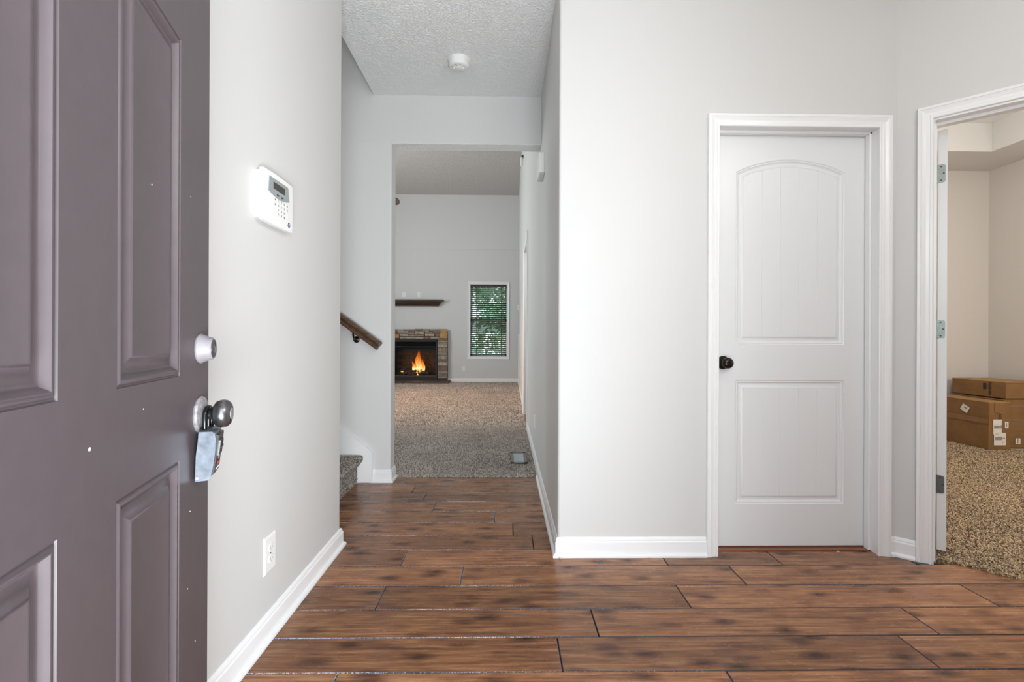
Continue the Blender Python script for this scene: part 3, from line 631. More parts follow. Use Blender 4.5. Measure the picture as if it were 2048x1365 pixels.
bm = BM(); lathe(bm, [(0.0195, 0.024), (0.0185, 0.0265), (0.012, 0.0265), (0.0115, 0.0255), (0.010, 0.0265), (0.0, 0.0265)], (0.056, 0, 1.0255), NV, 28)
kc = obj('keyway_face', bm, MPEW, db, True); bm = BM(); box(bm, 0.0552, 0.0568, SG*0.0264, SG*0.0272, 1.019, 1.031); obj('keyhole', bm, MBLK, db)
bm = BM(); lathe(bm, [(0, 0), (0.0375, 0), (0.0385, 0.003), (0.0365, 0.007), (0.030, 0.0095), (0.020, 0.0105), (0.012, 0.012)], (0.056, 0, 0.8865), NV, 36)
ro = obj('knob_rose', bm, MROSE, d3, True, label='round rose with flaking paint'); KS, KZ = 0.056, 0.8865
bm = BM(); lathe(bm, [(0.012, 0.008), (0.0105, 0.012), (0.0105, 0.022), (0.012, 0.0245), (0.0185, 0.027), (0.0265, 0.033), (0.0295, 0.041), (0.0300, 0.046), (0.0280, 0.053), (0.0225, 0.0585), (0.0155, 0.0605), (0.0145, 0.0595), (0.0135, 0.0602), (0, 0.0602)], (KS, 0, KZ), NV, 36)
kb = obj('knob', bm, MPEW, d3, True, label='egg shaped worn pewter knob with keyway')
bm = BM(); lathe(bm, [(0.0125, 0.0595), (0.0115, 0.0615), (0.0, 0.0615)], (KS, 0, KZ), NV, 24); obj('keyway_face', bm, MZN, kb, True)
bm = BM(); box(bm, KS-0.0008, KS+0.0008, SG*0.0612, SG*0.0620, KZ-0.006, KZ+0.006); obj('keyhole', bm, MBLK, kb)
for s, z, r in ((0.458, 0.905, 0.0026), (0.118, 0.55, 0.0011), (0.075, 0.42, 0.001), (0.31, 0.935, 0.001), (0.11, 1.33, 0.0008), (0.107, 0.70, 0.001), (0.283, 1.30, 0.0012)):
    bm = BM(); lathe(bm, [(0, 0.0006), (r, 0.0004), (r*1.05, -0.0002)], (s, 0, z), NV, 10); obj('paint_chip', bm, MSPK, d3)
bm = BM()
for zc in (1.8, 1.03, 0.28): lathe(bm, [(0, -0.05), (0.006, -0.05), (0.006, 0.05), (0, 0.05)], (0.918, -SG*0.046, zc), n=10)
obj('hinge', bm, MHN, d3)
# entry frame around the opening
bm = BM(); box(bm, FD0, -0.415, 0.02, 0.16, 0, 2.11); box(bm, 0.52, FD1, 0.02, 0.16, 0, 2.11); box(bm, FD0, FD1, 0.02, 0.16, 2.075, 2.11)
struct('trim_5', bm, MT, 'white frame of the front doorway around the camera')

# ================================================================== LOCKBOX
# local frame as the door's; y outward
lb = thing('lockbox', 'grey metal real estate key lockbox hanging by its shackle from the front door knob', 'lockbox', EDGE + Matrix.Rotation(rz3, 3, 'Z') @ Vector((KS, SG*0.0165, KZ)), rz3)
# body: side silhouette in (y outward, z) leaning in towards the door at the bottom; extruded along local x
sil = [(-0.0085, -0.029), (0.016, -0.029), (0.0225, -0.032), (0.0240, -0.044), (0.0235, -0.070), (0.0195, -0.100), (0.0150, -0.121), (0.010, -0.128), (-0.0145, -0.1295), (-0.0150, -0.121), (-0.0135, -0.078), (-0.0095, -0.044)]
bm = BM(); hw = 0.032; XO = 0.010; TW = 0.10   # the body hangs a little off centre and twisted
def tw(v): return Vector((v.x + XO, v.y + SG*TW*v.x - SG*0.0005, v.z))
def rs(x, k): return [tw(Vector((x, SG*(y*k + (1-k)*0.004), z - (0 if k == 1 else 0.0015)))) for y, z in sil]
sweep(bm, [rs(-hw, 0.93), rs(-hw+0.0035, 1), rs(hw-0.0035, 1), rs(hw, 0.93)], True, True)
body = obj('body', bm, MSTEEL, lb, True)
def face_pt(u, v, off=0.0):   # u along x, v 0..1 down the front
    y0, z0, y1, z1 = 0.0252, -0.043, 0.0158, -0.121
    n = Vector((0, (z0-z1), -(y0-y1))).normalized()  # outward in (y,z)
    y = y0+(y1-y0)*v; z = z0+(z1-z0)*v
    return tw(Vector((u, SG*(y + n.y*off), z + n.z*off)))
def face_box(name, u0, u1, v0, v1, t0, t1, mat, par, n=4, lab=None):
    bm = BM(); a = [face_pt(u0, v1, t0), face_pt(u1, v1, t0), face_pt(u1, v0, t0), face_pt(u0, v0, t0)]; b = [face_pt(u0, v1, t1), face_pt(u1, v1, t1), face_pt(u1, v0, t1), face_pt(u0, v0, t1)]
    va = [bm.verts.new(p) for p in a]; vb = [bm.verts.new(p) for p in b]
    for i in range(4): bm.faces.new((va[i], va[(i+1) % 4], vb[(i+1) % 4], vb[i]))
    bm.faces.new(vb); bm.faces.new(list(reversed(va))); bmesh.ops.recalc_face_normals(bm, faces=bm.faces[:]); 
    if t1-t0 > 0.002: bmesh.ops.bevel(bm, geom=[e for e in bm.edges if e.calc_length() > 0.008], offset=0.0010, segments=2, affect='EDGES')
    return obj(name, bm, mat, par, label=lab)
fp = face_box('face_plate', -0.029, 0.029, -0.06, 0.985, -0.004, 0.0025, MBLK, lb, lab='black plastic face plate')
fb = face_box('dial_window', -0.017, 0.017, 0.10, 0.52, 0.0025, 0.0055, MPEW, lb); face_box('dial_recess', -0.014, 0.014, 0.13, 0.49, 0.0050, 0.0060, MFB, fb)
for k in range(4): 
    bm = BM(); lathe(bm, [(0, -0.0025), (0.0042, -0.0025), (0.0042, 0.0025), (0, 0.0025)], face_pt(-0.0096+0.0064*k, 0.30, 0.0035), (1, 0, 0), 12); obj('dial', bm, MSH, fb, True)
face_box('printed_arrow', -0.004, -0.001, 0.54, 0.63, 0.0034, 0.0039, MWPR, lb)
ydn = (face_pt(0, 0, 0) - face_pt(0, 1, 0)); nrm = face_pt(0, 0, 1) - face_pt(0, 0, 0)
xax = Vector(ydn).cross(Vector(nrm)).normalized()
for q in range(4): face_box('red_mark', -0.019+0.0075*q, -0.0135+0.0075*q, 0.70-0.01*(q % 2), 0.79, 0.0034, 0.0041, MRED, lb)
for q in range(7): face_box('white_mark', -0.020+0.0056*q, -0.0162+0.0056*q, 0.845, 0.885, 0.0034, 0.0040, MWPR, lb)
for (x, z) in ((-0.0325, -0.124), (0.0325, -0.124)):
    bm = BM(); lathe(bm, [(0, 0.0008), (0.0024, 0.0004), (0.0026, 0)], tw(Vector((x, -SG*0.0100, z))), (1 if x > 0 else -1, 0, 0), 10); obj('rivet', bm, MWPR, lb)
bm = BM(); R_ = 0.0215
pts = [(-R_, 0, -0.034)] + [(-R_, 0, z) for z in (-0.03, -0.015, -0.006)] + [(-R_*math.cos(t), 0, R_*0.82*math.sin(t)-0.0026) for t in [i*PI/12 for i in range(1, 12)]] + [(R_, 0, z) for z in (-0.006, -0.015, -0.03, -0.034)]
tube(bm, pts, 0.0046, 12); obj('shackle', bm, MSH, lb, True, label='black steel shackle')

# ================================================================== WALL THINGS (left wall)
# alarm keypad: local x = out of wall (+x world), y = along wall (+y world)
kp = thing('alarm_keypad', 'white plastic alarm keypad with grey screen bezel on the left wall', 'keypad', (XL, 1.62, 1.43))
def xprism(pts, x0, x1, bev=0.0):   # pts (y,z)
    bm = BM(); a = [bm.verts.new((x0, y, z)) for y, z in pts]; b = [bm.verts.new((x1, y, z)) for y, z in pts]; n = len(pts)
    for i in range(n): bm.faces.new((a[i], a[(i+1) % n], b[(i+1) % n], b[i]))
    fa = bm.faces.new(list(reversed(a))); fb_ = bm.faces.new(b); bmesh.ops.recalc_face_normals(bm, faces=bm.faces[:])
    if bev: bmesh.ops.bevel(bm, geom=[e for e in fb_.edges], offset=bev, segments=3, affect='EDGES', profile=0.6)
    return bm
def bowed(y0, y1, z0, z1, bow, n=8):
    p = []
    for i in range(n+1): t = i/n; p.append((y0+(y1-y0)*t, z0 - bow*0.4*math.sin(PI*t)))
    for i in range(1, n+1): t = i/n; p.append((y1 + bow*math.sin(PI*t)*0.8, z0+(z1-z0)*t))
    for i in range(1, n+1): t = i/n; p.append((y1+(y0-y1)*t, z1 + bow*0.5*math.sin(PI*t)))
    for i in range(1, n): t = i/n; p.append((y0, z1+(z0-z1)*t))
    return p
YK0, YK1, ZK0, ZK1 = -0.075, 0.125, 0.012, 0.180
obj('back_plate', xprism(bowed(YK0-0.002, YK1-0.006, ZK0+0.004, ZK1-0.006, 0.006), 0.0, 0.016, 0.002), MP, kp, True)
obj('cover', xprism(bowed(YK0-0.006, YK1-0.004, ZK0-0.004, ZK1, 0.007), 0.0165, 0.033, 0.004), MP, kp, True)
XF = 0.0332
bez = [(-0.052, 0.163), (0.078, 0.163), (0.083, 0.160), (0.092, 0.112)] + [(0.092-0.150*t, 0.112-0.012*math.sin(PI*t)) for t in (0.2, 0.4, 0.6, 0.8)] + [(-0.058, 0.112)]
bz = obj('bezel', xprism(bez, XF-0.001, XF+0.0022, 0.0008), MGREY, kp)
obj('screen', xprism([(-0.026, 0.127), (0.056, 0.127), (0.056, 0.150), (-0.026, 0.150)], XF+0.002, XF+0.0027), MLCD, bz, label='dark liquid crystal screen')
for yy in (-0.002, 0.030): obj('soft_key', xprism([(yy, 0.109), (yy+0.014, 0.109), (yy+0.014, 0.114), (yy, 0.114)], XF+0.002, XF+0.003), MBLK, bz)
obj('speaker_ridge', xprism([(-0.046, 0.045), (-0.042, 0.045), (-0.040, 0.098), (-0.044, 0.098)], XF-0.001, XF+0.003, 0.001), MP, kp)
obj('key_door_outline', xprism([(-0.025, 0.030), (0.084, 0.030), (0.084, 0.098), (-0.025, 0.098)], XF-0.0005, XF+0.0008, 0.0004), MP, kp)
MKEY = simple('rubber_key_pale', (0.66, 0.66, 0.65), 0.5)
digits = ['1', '2', '3', '4', '5', '6', '7', '8', '9', '*', '0', '#']
for r_ in range(4):
    for c_ in range(5):
        if c_ == 0 and r_ > 1 or c_ == 4 and r_ > 1: continue
        yc = -0.014 + c_*0.0215; zc = 0.092 - r_*0.0155
        ky = obj('key', xprism([(yc-0.007, zc-0.005), (yc+0.007, zc-0.005), (yc+0.007, zc+0.005), (yc-0.007, zc+0.005)], XF, XF+0.0028, 0.0010), MKEY, kp)
        if 1 <= c_ <= 3: text_obj('digit', digits[r_*3+c_-1], 0.0085, MBLK, frame((0, 1, 0), (0, 0, 1), (XF+0.003, yc, zc)), ky, 0.0002, bold=0.0002)
        else: obj('key_mark', xprism([(yc-0.003, zc-0.002), (yc+0.003, zc-0.002), (yc+0.003, zc+0.002), (yc-0.003, zc+0.002)], XF+0.0028, XF+0.0032), MBLK, ky)
bm = BM(); lathe(bm, [(0, 0.0014), (0.0085, 0.0014), (0.0095, 0.0), (0.0095, -0.001)], (XF, 0.092, 0.030), (1, 0, 0), 24); bd = obj('badge', bm, MBLUE, kp, label='round dark blue badge with white letters')
bm = BM(); lathe(bm, [(0, 0.0018), (0.0052, 0.0018), (0.0052, 0.001)], (XF, 0.092, 0.030), (1, 0, 0), 8); obj('octagon', bm, MWPR, bd)
text_obj('lettering', 'ADT', 0.0048, MBLUE, frame((0, 1, 0), (0, 0, 1), (XF+0.0021, 0.092, 0.030)), bd, 0.0002, bold=0.0001)

def outlet(label, loc, rotz, wdt=0.072, hgt=0.117, group=None, kind='duplex', name='wall_outlet', mat=None):
    """local: plate in xz plane facing -y"""
    t = thing(name, label, 'outlet' if kind != 'switch' else 'switch', loc, rotz, group)
    mat = mat or MP
    bm = BM(); hw_, hh = wdt/2, hgt/2
    rings = [[(-hw_, 0, -hh), (hw_, 0, -hh), (hw_, 0, hh), (-hw_, 0, hh)], [(-hw_, -0.002, -hh), (hw_, -0.002, -hh), (hw_, -0.002, hh), (-hw_, -0.002, hh)]]
    q = 0.006; rings.append([(-hw_+q, -0.006, -hh+q), (hw_-q, -0.006, -hh+q), (hw_-q, -0.006, hh-q), (-hw_+q, -0.006, hh-q)])
    sweep(bm, [[Vector(p) for p in r] for r in rings], True, True); obj('cover_plate', bm, mat, t)
    if kind == 'duplex':
        for zc in (-0.0195, 0.0195):
            bm = BM(); lathe(bm, [(0, 0.0085), (0.0150, 0.0085), (0.0160, 0.0075), (0.0160, 0.0)], (0, 0, 0), (0, 0, 1), 24)
            for v in bm.verts: v.co = Vector((v.co.x*1.02, -v.co.z, max(-0.0128, min(0.0128, v.co.y)) + zc))
            rc_ = obj('receptacle', bm, mat, t)
            bm = BM(); box(bm, -0.0070, -0.0052, -0.0092, -0.0086, zc-0.003, zc+0.006); box(bm, 0.0052, 0.0068, -0.0092, -0.0086, zc-0.002, zc+0.005); box(bm, -0.0018, 0.0018, -0.0092, -0.0086, zc-0.0095, zc-0.0060)
            obj('slots', bm, MGREY, rc_)
        bm = BM(); lathe(bm, [(0, 0.0070), (0.0022, 0.0068), (0.003, 0.0060), (0.003, 0.005)], (0, 0, 0), (0, -1, 0), 12); obj('screw', bm, MBRZ if loc[0] < -0.8 and loc[1] < 3 else MPI, t)
    elif kind == 'jack':
        bm = BM(); lathe(bm, [(0, 0.012), (0.004, 0.012), (0.0048, 0.006), (0.0048, 0.004)], (0, 0, 0), (0, -1, 0), 12); obj('jack', bm, MBRZ, t)
    elif kind == 'switch':
        bm = BM(); box(bm, -0.005, 0.005, -0.016, -0.005, -0.010, 0.012, 0.001); obj('toggle', bm, mat, t)
    return t
outlet('white duplex outlet low on the left foyer wall near the baseboard', (XL, 1.645, 0.2925), PI/2, 0.079, 0.130)
outlet('white outlet plate low on the right hall wall above the carpet', (0.2590, 3.965, 0.338), -PI/2)
outlet('white duplex outlet low on the far wall between fireplace and window', (-0.985, FW, 0.318), 0)
outlet('white duplex outlet above the mantel, left of the cable jack', (-2.407, FW, 2.075), 0, 0.09, 0.125)
outlet('white cable jack plate above the mantel, right of the duplex outlet', (-2.051, FW, 2.075), 0, 0.075, 0.118, kind='jack')
outlet('white outlet plate low on the living room side wall near the far corner', (0.3, 9.5, 0.34), -PI/2+0.011)
# door chime on right hall wall
ch = thing('door_chime', 'white door chime box high on the right hall wall', 'chime', (0.2585, 3.13, 2.135))
bm = BM(); box(bm, -0.004, 0, -0.098, 0.098, 0.004, 0.132); obj('back_plate', bm, MP, ch)
bm = BM(); box(bm, -0.044, -0.003, -0.1, 0.1, 0.0, 0.136, 0.009, 3); cv = obj('cover', bm, MP, ch, True)
for i in range(2):
    for j in range(8):
        bm = BM(); lathe(bm, [(0, 0.0005), (0.0022, 0.0004), (0.0022, -0.001)], (-0.017-0.011*i, -0.07+0.020*j, 0.0), (0, 0, -1), 8); obj('sound_hole', bm, MBLK, cv)

# smoke detector
sd = thing('smoke_detector', 'round white smoke detector on the textured hall ceiling', 'detector', (-0.300, 2.955, ZC))
bm = BM(); lathe(bm, [(0, 0), (0.070, 0), (0.070, 0.006), (0.066, 0.009), (0.0655, 0.010)], (0, 0, 0), (0, 0, -1), 40); obj('base', bm, MP, sd, True)
bm = BM(); lathe(bm, [(0.0655, 0.010), (0.0645, 0.036), (0.059, 0.046), (0.052, 0.050), (0.032, 0.0505), (0.030, 0.0465), (0.0, 0.0465)], (0, 0, 0), (0, 0, -1), 40); hs = obj('housing', bm, MP, sd, True)
bm = BM(); lathe(bm, [(0.026, 0.046), (0.026, 0.054), (0.023, 0.056), (0, 0.056)], (0.0, 0.004, 0), (0, 0, -1), 28); obj('sensor_cap', bm, MP, sd, True)
for a in range(8):
    if a == 5: continue
    bm = BM(); t = a*PI/4; box(bm, -0.003, 0.003, 0.024, 0.034, -0.054, -0.046); bmesh.ops.rotate(bm, verts=bm.verts[:], cent=(0, 0, 0), matrix=Matrix.Rotation(t, 3, 'Z')); obj('rib', bm, MP, sd)
for (x, y, r) in ((-0.010, -0.031, 0.0038), (0.011, -0.040, 0.003), (-0.018, -0.040, 0.003), (-0.040, -0.018, 0.003)):
    bm = BM(); lathe(bm, [(0, 0.0475), (r, 0.0515), (r, 0.046)], (x, y, 0), (0, 0, -1), 10); obj('vent_hole', bm, MBLK, sd)

# handrail ------------------------------------------------------------
hrl = thing('handrail', 'dark stained wooden stair handrail descending along the back wall', 'handrail', (-0.895, 3.318, 0.992))
rd = Vector((-1, 0, 0.72)).normalized(); ru = Vector((0.72, 0, 1)).normalized(); ro_ = Vector((0, 1, 0))
RP = [(-0.018, -0.031), (0.018, -0.031), (0.020, -0.022), (0.014, -0.014), (0.0165, -0.004), (0.027, 0.006), (0.029, 0.016), (0.024, 0.026), (0.010, 0.031), (-0.010, 0.031), (-0.024, 0.026), (-0.029, 0.016), (-0.027, 0.006), (-0.0165, -0.004), (-0.014, -0.014), (-0.020, -0.022)]
bm = BM(); sweep(bm, [[rd*L_ + ro_*a + ru*b for a, b in RP] for L_ in (0.0, 2.7)], True, True); obj('rail', bm, MRAIL, hrl)
bm = BM(); sweep(bm, [[rd*L_ + ro_*a*1.004 + ru*b*1.004 for a, b in RP] for L_ in (-0.0035, 0.0)], True, True); obj('end_grain', bm, MENDG, hrl, label='pale end grain of the cut rail')
for L_ in (0.205, 1.35, 2.3):
    c = rd*L_ - ru*0.031; br = BM(); box(br, -0.022, 0.022, -0.009, 0.009, -0.003, 0.003, 0.001, 1)
    rm = Matrix((rd, ro_, ru)).transposed(); bmesh.ops.rotate(br, verts=br.verts[:], cent=(0, 0, 0), matrix=rm); bmesh.ops.translate(br, verts=br.verts[:], vec=c)
    tube(br, [c, c+Vector((0.002, 0.0, -0.018)), c+Vector((0.002, 0.010, -0.036)), c+Vector((0.002, 0.035, -0.050)), c+Vector((0.002, 0.074, -0.050))], [0.0055, 0.0065, 0.0065, 0.006, 0.006], 10)
    lathe(br, [(0, 0), (0.024, 0), (0.024, 0.004), (0.012, 0.009), (0, 0.009)], c+Vector((0.002, 0.076, -0.050)), (0, -1, 0), 20); obj('bracket', br, MBRZ, hrl)

# stairs --------------------------------------------------------------
st = thing('stair', 'lower steps of a carpeted staircase rising to the left behind the foyer wall', 'stairs', (-1.065, 2.86, 0))
RI, TR = 0.196, 0.252
for i in range(9):
    bm = BM(); xf = -TR*i; zt = RI*(i+1); y0, y1 = -0.498, 0.512
    prof = [(xf, 0 if i == 0 else RI*i-0.01), (xf, zt-0.085), (xf+0.008, zt-0.070), (xf+0.030, zt-0.045), (xf+0.042, zt-0.026), (xf+0.042, zt-0.012), (xf+0.034, zt-0.002), (xf+0.020, zt), (xf-TR-0.02, zt), (xf-TR-0.02, 0 if i == 0 else RI*i-0.01)]
    prism_y(bm, prof, y0, y1); sp = obj('step', bm, MCS, st, True)
    if i < 2:
        L = []; pr = prof[:9]
        seg = [(Vector((a[0], 0, a[1])), Vector((b[0], 0, b[1]))) for a, b in zip(pr, pr[1:])]; ln = np.array([(b-a).length for a, b in seg]); ln /= ln.sum()
        n = 16000; idx = rng.choice(len(seg), n, p=ln); tt = rng.uniform(0, 1, n); yy = rng.uniform(y0, y1, n)
        Av = np.array([tuple(s[0]) for s in seg])[idx]; Bv = np.array([tuple(s[1]) for s in seg])[idx]; Pp = Av + (Bv-Av)*tt[:, None]; Pp[:, 1] = yy
        Pp[:, 2] -= 0.004; Pp[:, 0] -= 0.002
        tufts('carpet_pile', sp, MCS, lambda m_, Pp=Pp: Pp, n, 0.011, 0.0055)
# skirt board
bm = BM(); ys0, ys1 = 3.377, 3.395
pts = [(-0.957, 0), (-0.957, 0.217), (-0.982, 0.241), (-3.6, 0.241+0.775*2.618), (-3.6, 0.0)]
prism_y(bm, [(-0.957, 0.0), (-0.957, 0.215), (-3.6, 0.215+0.80*2.643), (-3.6, 0)], ys0, ys1)
prism_y(bm, [(-0.953, 0.0), (-0.953, 0.1990), (-0.969, 0.2115), (-0.969, 0.0)], ys0-0.005, ys1)
sd_ = math.hypot(1, .8); a = (-0.953, 0.220); L = 2.6
prism_y(bm, [a, (a[0]-L, a[1]+0.8*L), (a[0]-L, a[1]+0.8*L-0.020), (a[0], a[1]-0.020)], ys0-0.005, ys1)
struct('trim_6', bm, MT, 'white sloping skirt board of the stairs on the back wall')

# floor register
vt = thing('floor_register', 'metal floor vent register set in the carpet beside the hall wall', 'vent', (0.122, 4.034, 0.010))
bm = BM(); w2, l2 = 0.068, 0.175
for (a, b, c, d) in ((-w2, -w2+0.026, -l2, l2), (w2-0.026, w2, -l2, l2), (-w2, w2, -l2, -l2+0.012), (-w2, w2, l2-0.03, l2)): box(bm, a, b, c, d, 0, 0.010, 0.002, 1)
obj('frame', bm, MVB, vt); bm = BM(); box(bm, -0.045, 0.045, -l2+0.01, l2-0.02, -0.002, 0.001); obj('duct_floor', bm, MVS, vt)
for i in range(9):
    bm = BM(); y = -0.155+i*0.036; hexa(bm, [(-0.043, y, 0.002), (0.043, y, 0.002), (0.043, y+0.003, 0.002), (-0.043, y+0.003, 0.002), (-0.043, y+0.026, 0.0095), (0.043, y+0.026, 0.0095), (0.043, y+0.029, 0.0095), (-0.043, y+0.029, 0.0095)])
    obj('louvre', bm, MVS, vt)
# pebble and scrap
bm = BM(); bmesh.ops.create_icosphere(bm, subdivisions=2, radius=0.005)
for v in bm.verts: v.co *= random.uniform(0.85, 1.1)
o = obj('debris_pebble', bm, simple('pebble_pale_green', (0.35, 0.42, 0.38), 0.5), None, True); o.location = (0.266, 2.203, 0.0045); tag(o, 'tiny grey green bumper lying on the wood floor at the hall corner baseboard', 'debris')
bm = BM(); tube(bm, [(0, 0, 0.001), (0.008, 0.006, 0.006), (0.014, 0.004, 0.002), (0.024, 0.010, 0.002)], [0.0008, 0.002, 0.002, 0.0006], 5)
o = obj('paper_scrap', bm, MPI, None); o.location = (1.635, 2.262, 0.001); tag(o, 'small pale scrap on the floor before the closet threshold', 'scrap')

# ================================================================== LIVING ROOM
# side doorway frame (door_4 opening) on right wall
struct('trim_7', casing_bm((0.2625, 5.33, 0), (0.0038, 1, 0), (-1, 0, 0), 0.006, 1.034, 2.222), MT, 'white casing around the side doorway in the living room')
bm = BM(); box(bm, 0.262, 0.385, 5.326, 5.334, 0, 2.255); box(bm, 0.264, 0.388, 6.366, 6.374, 0, 2.255); box(bm, 0.262, 0.386, 5.33, 6.37, 2.232, 2.256)
struct('trim_8', bm, MT, 'white jamb of the side doorway in the living room')
# narrow white strip on the living room side wall
bm = BM(); box(bm, 0.287, 0.312, 9.93, 10.0, 0.09, 1.135); struct('trim_9', bm, MT, 'narrow white vertical board low on the living room side wall')
th = thing('thermostat', 'small white thermostat near the far corner of the side wall', 'thermostat', (0.3135, 10.72, 1.70)); bm = BM(); box(bm, -0.03, 0, -0.06, 0.06, 0, 0.12, 0.006); obj('body', bm, MP, th); bm = BM(); box(bm, -0.032, -0.028, -0.035, 0.035, 0.045, 0.095); obj('screen', bm, MLCD, th)
ms = thing('motion_sensor', 'small white motion sensor on a dark bracket high on the living room side wall', 'sensor', (0.272, 7.13, 3.70))
bm = BM(); box(bm, -0.03, 0, -0.03, 0.03, 0.12, 0.155, 0.003); obj('bracket', bm, MMAN, ms); bm = BM(); box(bm, -0.045, -0.01, -0.028, 0.028, 0.0, 0.125, 0.012, 3); obj('body', bm, MP, ms, True)

# window --------------------------------------------------------------
wn = thing('window_1', 'double hung window in white casing on the far living room wall', None, (0, FW, 0), kind='structure')
bm = casing_bm((0, 0, 0), (1, 0, 0), (0, -1, 0), WX0+0.004, WX1-0.004, WZ1-0.004, WZ0+0.004, True); obj('casing', bm, MT, wn)
bm = BM()
for r in ((WX0, WX0+0.012, WZ0, WZ1), (WX1-0.012, WX1, WZ0, WZ1), (WX0, WX1, WZ0, WZ0+0.015), (WX0, WX1, WZ1-0.012, WZ1)): box(bm, r[0], r[1], 0.0, 0.14, r[2], r[3])
obj('frame', bm, MT, wn)
zm = 1.475
for nm, z0, z1, yy in (('lower_sash', WZ0+0.015, zm+0.02, 0.085), ('upper_sash', zm-0.02, WZ1-0.012, 0.11)):
    bm = BM(); a, b = WX0+0.012, WX1-0.012
    for r in ((a, a+0.04, z0, z1), (b-0.04, b, z0, z1), (a, b, z0, z0+0.045), (a, b, z1-0.04, z1)): box(bm, r[0], r[1], yy, yy+0.025, r[2], r[3])
    s_ = obj(nm, bm, MT, wn); bm = BM(); box(bm, a+0.04, b-0.04, yy+0.010, yy+0.014, z0+0.045, z1-0.04); obj('pane', bm, MGL, s_)
bl = thing('window_blind', 'dark wooden slatted blind inside the far white window frame', 'blind', (0, FW, 0))
bm = BM(); box(bm, WX0+0.014, WX1-0.014, 0.008, 0.06, WZ1-0.07, WZ1-0.013, 0.004); obj('head_rail', bm, MBLD, bl)
bm = BM(); box(bm, WX0+0.016, WX1-0.016, 0.012, 0.058, WZ0+0.016, WZ0+0.040, 0.004); obj('bottom_rail', bm, MBLD, bl)
sm = None; nsl = 35; zt0 = WZ0+0.066; zt1 = WZ1-0.095
for i in range(nsl):
    z = zt0 + (zt1-zt0)*i/(nsl-1)
    if sm is None:
        bm = BM(); hexa(bm, [(WX0+0.018, 0.012, 0.012), (WX1-0.018, 0.012, 0.012), (WX1-0.018, 0.058, -0.014), (WX0+0.018, 0.058, -0.014), (WX0+0.018, 0.012, 0.0160), (WX1-0.018, 0.012, 0.0160), (WX1-0.018, 0.058, -0.0100), (WX0+0.018, 0.058, -0.0100)])
        o = obj('slat', bm, MBLD, bl); sm = o.data
    else: o = bpy.data.objects.new('slat', sm); COL.objects.link(o); o.parent = bl
    o.location = (0, 0, z)
for xx in (WX0+0.16, WX1-0.14):
    bm = BM(); box(bm, xx-0.007, xx+0.007, 0.0095, 0.011, WZ0+0.03, WZ1-0.06); obj('ladder_tape', bm, MBLD, bl)
bm = BM(); tube(bm, [(WX1-0.11, 0.004, WZ1-0.06), (WX1-0.11, 0.004, 2.0)], 0.003, 6); lathe(bm, [(0, -0.02), (0.012, -0.015), (0.012, 0.015), (0, 0.02)], (WX1-0.11, 0.004, 1.99), n=10); obj('pull_cord', bm, MBLD, bl)

# fireplace -----------------------------------------------------------
fpz = thing('fireplace', 'gas fireplace with a stacked ledgestone surround on the far wall', 'fireplace', (-2.15, FW, 0))
FX = -2.15
SX0, SX1, BX0, BX1, SZ, BZ = -2.95-FX, -1.355-FX, -2.71-FX, -1.59-FX, 1.215, 0.99
bm = BM(); box(bm, SX0+0.004, BX0, -0.09, 0.0, 0.0, SZ-0.006); box(bm, BX1, SX1-0.004, -0.09, 0.0, 0.0, SZ-0.006); box(bm, BX0, BX1, -0.09, 0.0, BZ, SZ-0.006); obj('surround_backing', bm, MGRT, fpz)
def stone(x0, x1, z0, z1, mat=None):
    g = 0.003; d = random.uniform(0.098, 0.125); bm = BM(); x0 += g; x1 -= g; z0 += g; z1 -= g; j = lambda: random.uniform(-0.004, 0.004); c = 0.006
    A = [(x0, -0.088, z0), (x1, -0.088, z0), (x1, -0.088, z1), (x0, -0.088, z1)]; B = [(x0, -d+0.006+j()*.5, z0), (x1, -d+0.006+j()*.5, z0), (x1, -d+0.006, z1), (x0, -d+0.006, z1)]
    C = [(x0+c, -d+j()*.6, z0+c), (x1-c, -d+j()*.6, z0+c), (x1-c, -d+j()*.6, z1-c), (x0+c, -d+j()*.6, z1-c)]
    sweep(bm, [[Vector(p) for p in r] for r in (A, B, C)], True, True); return obj('stone', bm, mat or random.choice(STN), fpz)
def cx2(px): return (px/10.5+780-1010)/930*11.0 - FX     # crop readings to metres on the surround face, measured once
def cz2(py): return 1.05 + (681.5-(py/10.5+650))/930*11.0
top = [(150, 350)]
R1 = [(85, 160, 150, 240), (165, 300, 150, 215), (300, 520, 150, 180), (520, 700, 140, 187), (700, 840, 140, 205), (840, 1045, 140, 180),
      (300, 395, 180, 215), (395, 520, 180, 215), (530, 725, 190, 262), (740, 905, 205, 240), (905, 1045, 180, 235), (165, 390, 215, 245), (390, 530, 215, 262), (85, 205, 250, 340), (740, 940, 240, 295), (940, 1045, 235, 300),
      (210, 385, 248, 300), (385, 725, 262, 305), (210, 385, 305, 350), (385, 720, 310, 350), (730, 850, 300, 350), (850, 1045, 300, 350)]
for q, (a, b, c, d) in enumerate(R1):
    stone(cx2(a), cx2(b), cz2(d), cz2(c), STN_OR if q == 13 else [STN[2], STN[1], STN[2], STN[2], STN[0], STN[1], STN[0], STN[2], STN[1], STN[0], STN[2], STN[3], STN[0], STN[0], STN[3], STN[2], STN[3], STN[0], STN[1], STN[3], STN[2], STN[1]][q])
stone(cx2(1050), SX1, cz2(345), cz2(140), STN_TAN)
zs = [350, 395, 425, 480, 530, 625, 695, 785, 840, 915, 1025, 1085, 1130, 1175]
for q, (a, b) in enumerate(zip(zs, zs[1:])): stone(BX1+0.004, SX1 + random.uniform(-0.006, 0.004), max(0.02, cz2(b)), cz2(a), [STN[2], STN[3], STN[0], STN[3], STN[0], STN[0], STN[1], STN[2], STN[3], STN[2], STN[1], STN[0], STN[1]][q])
z = 0.03
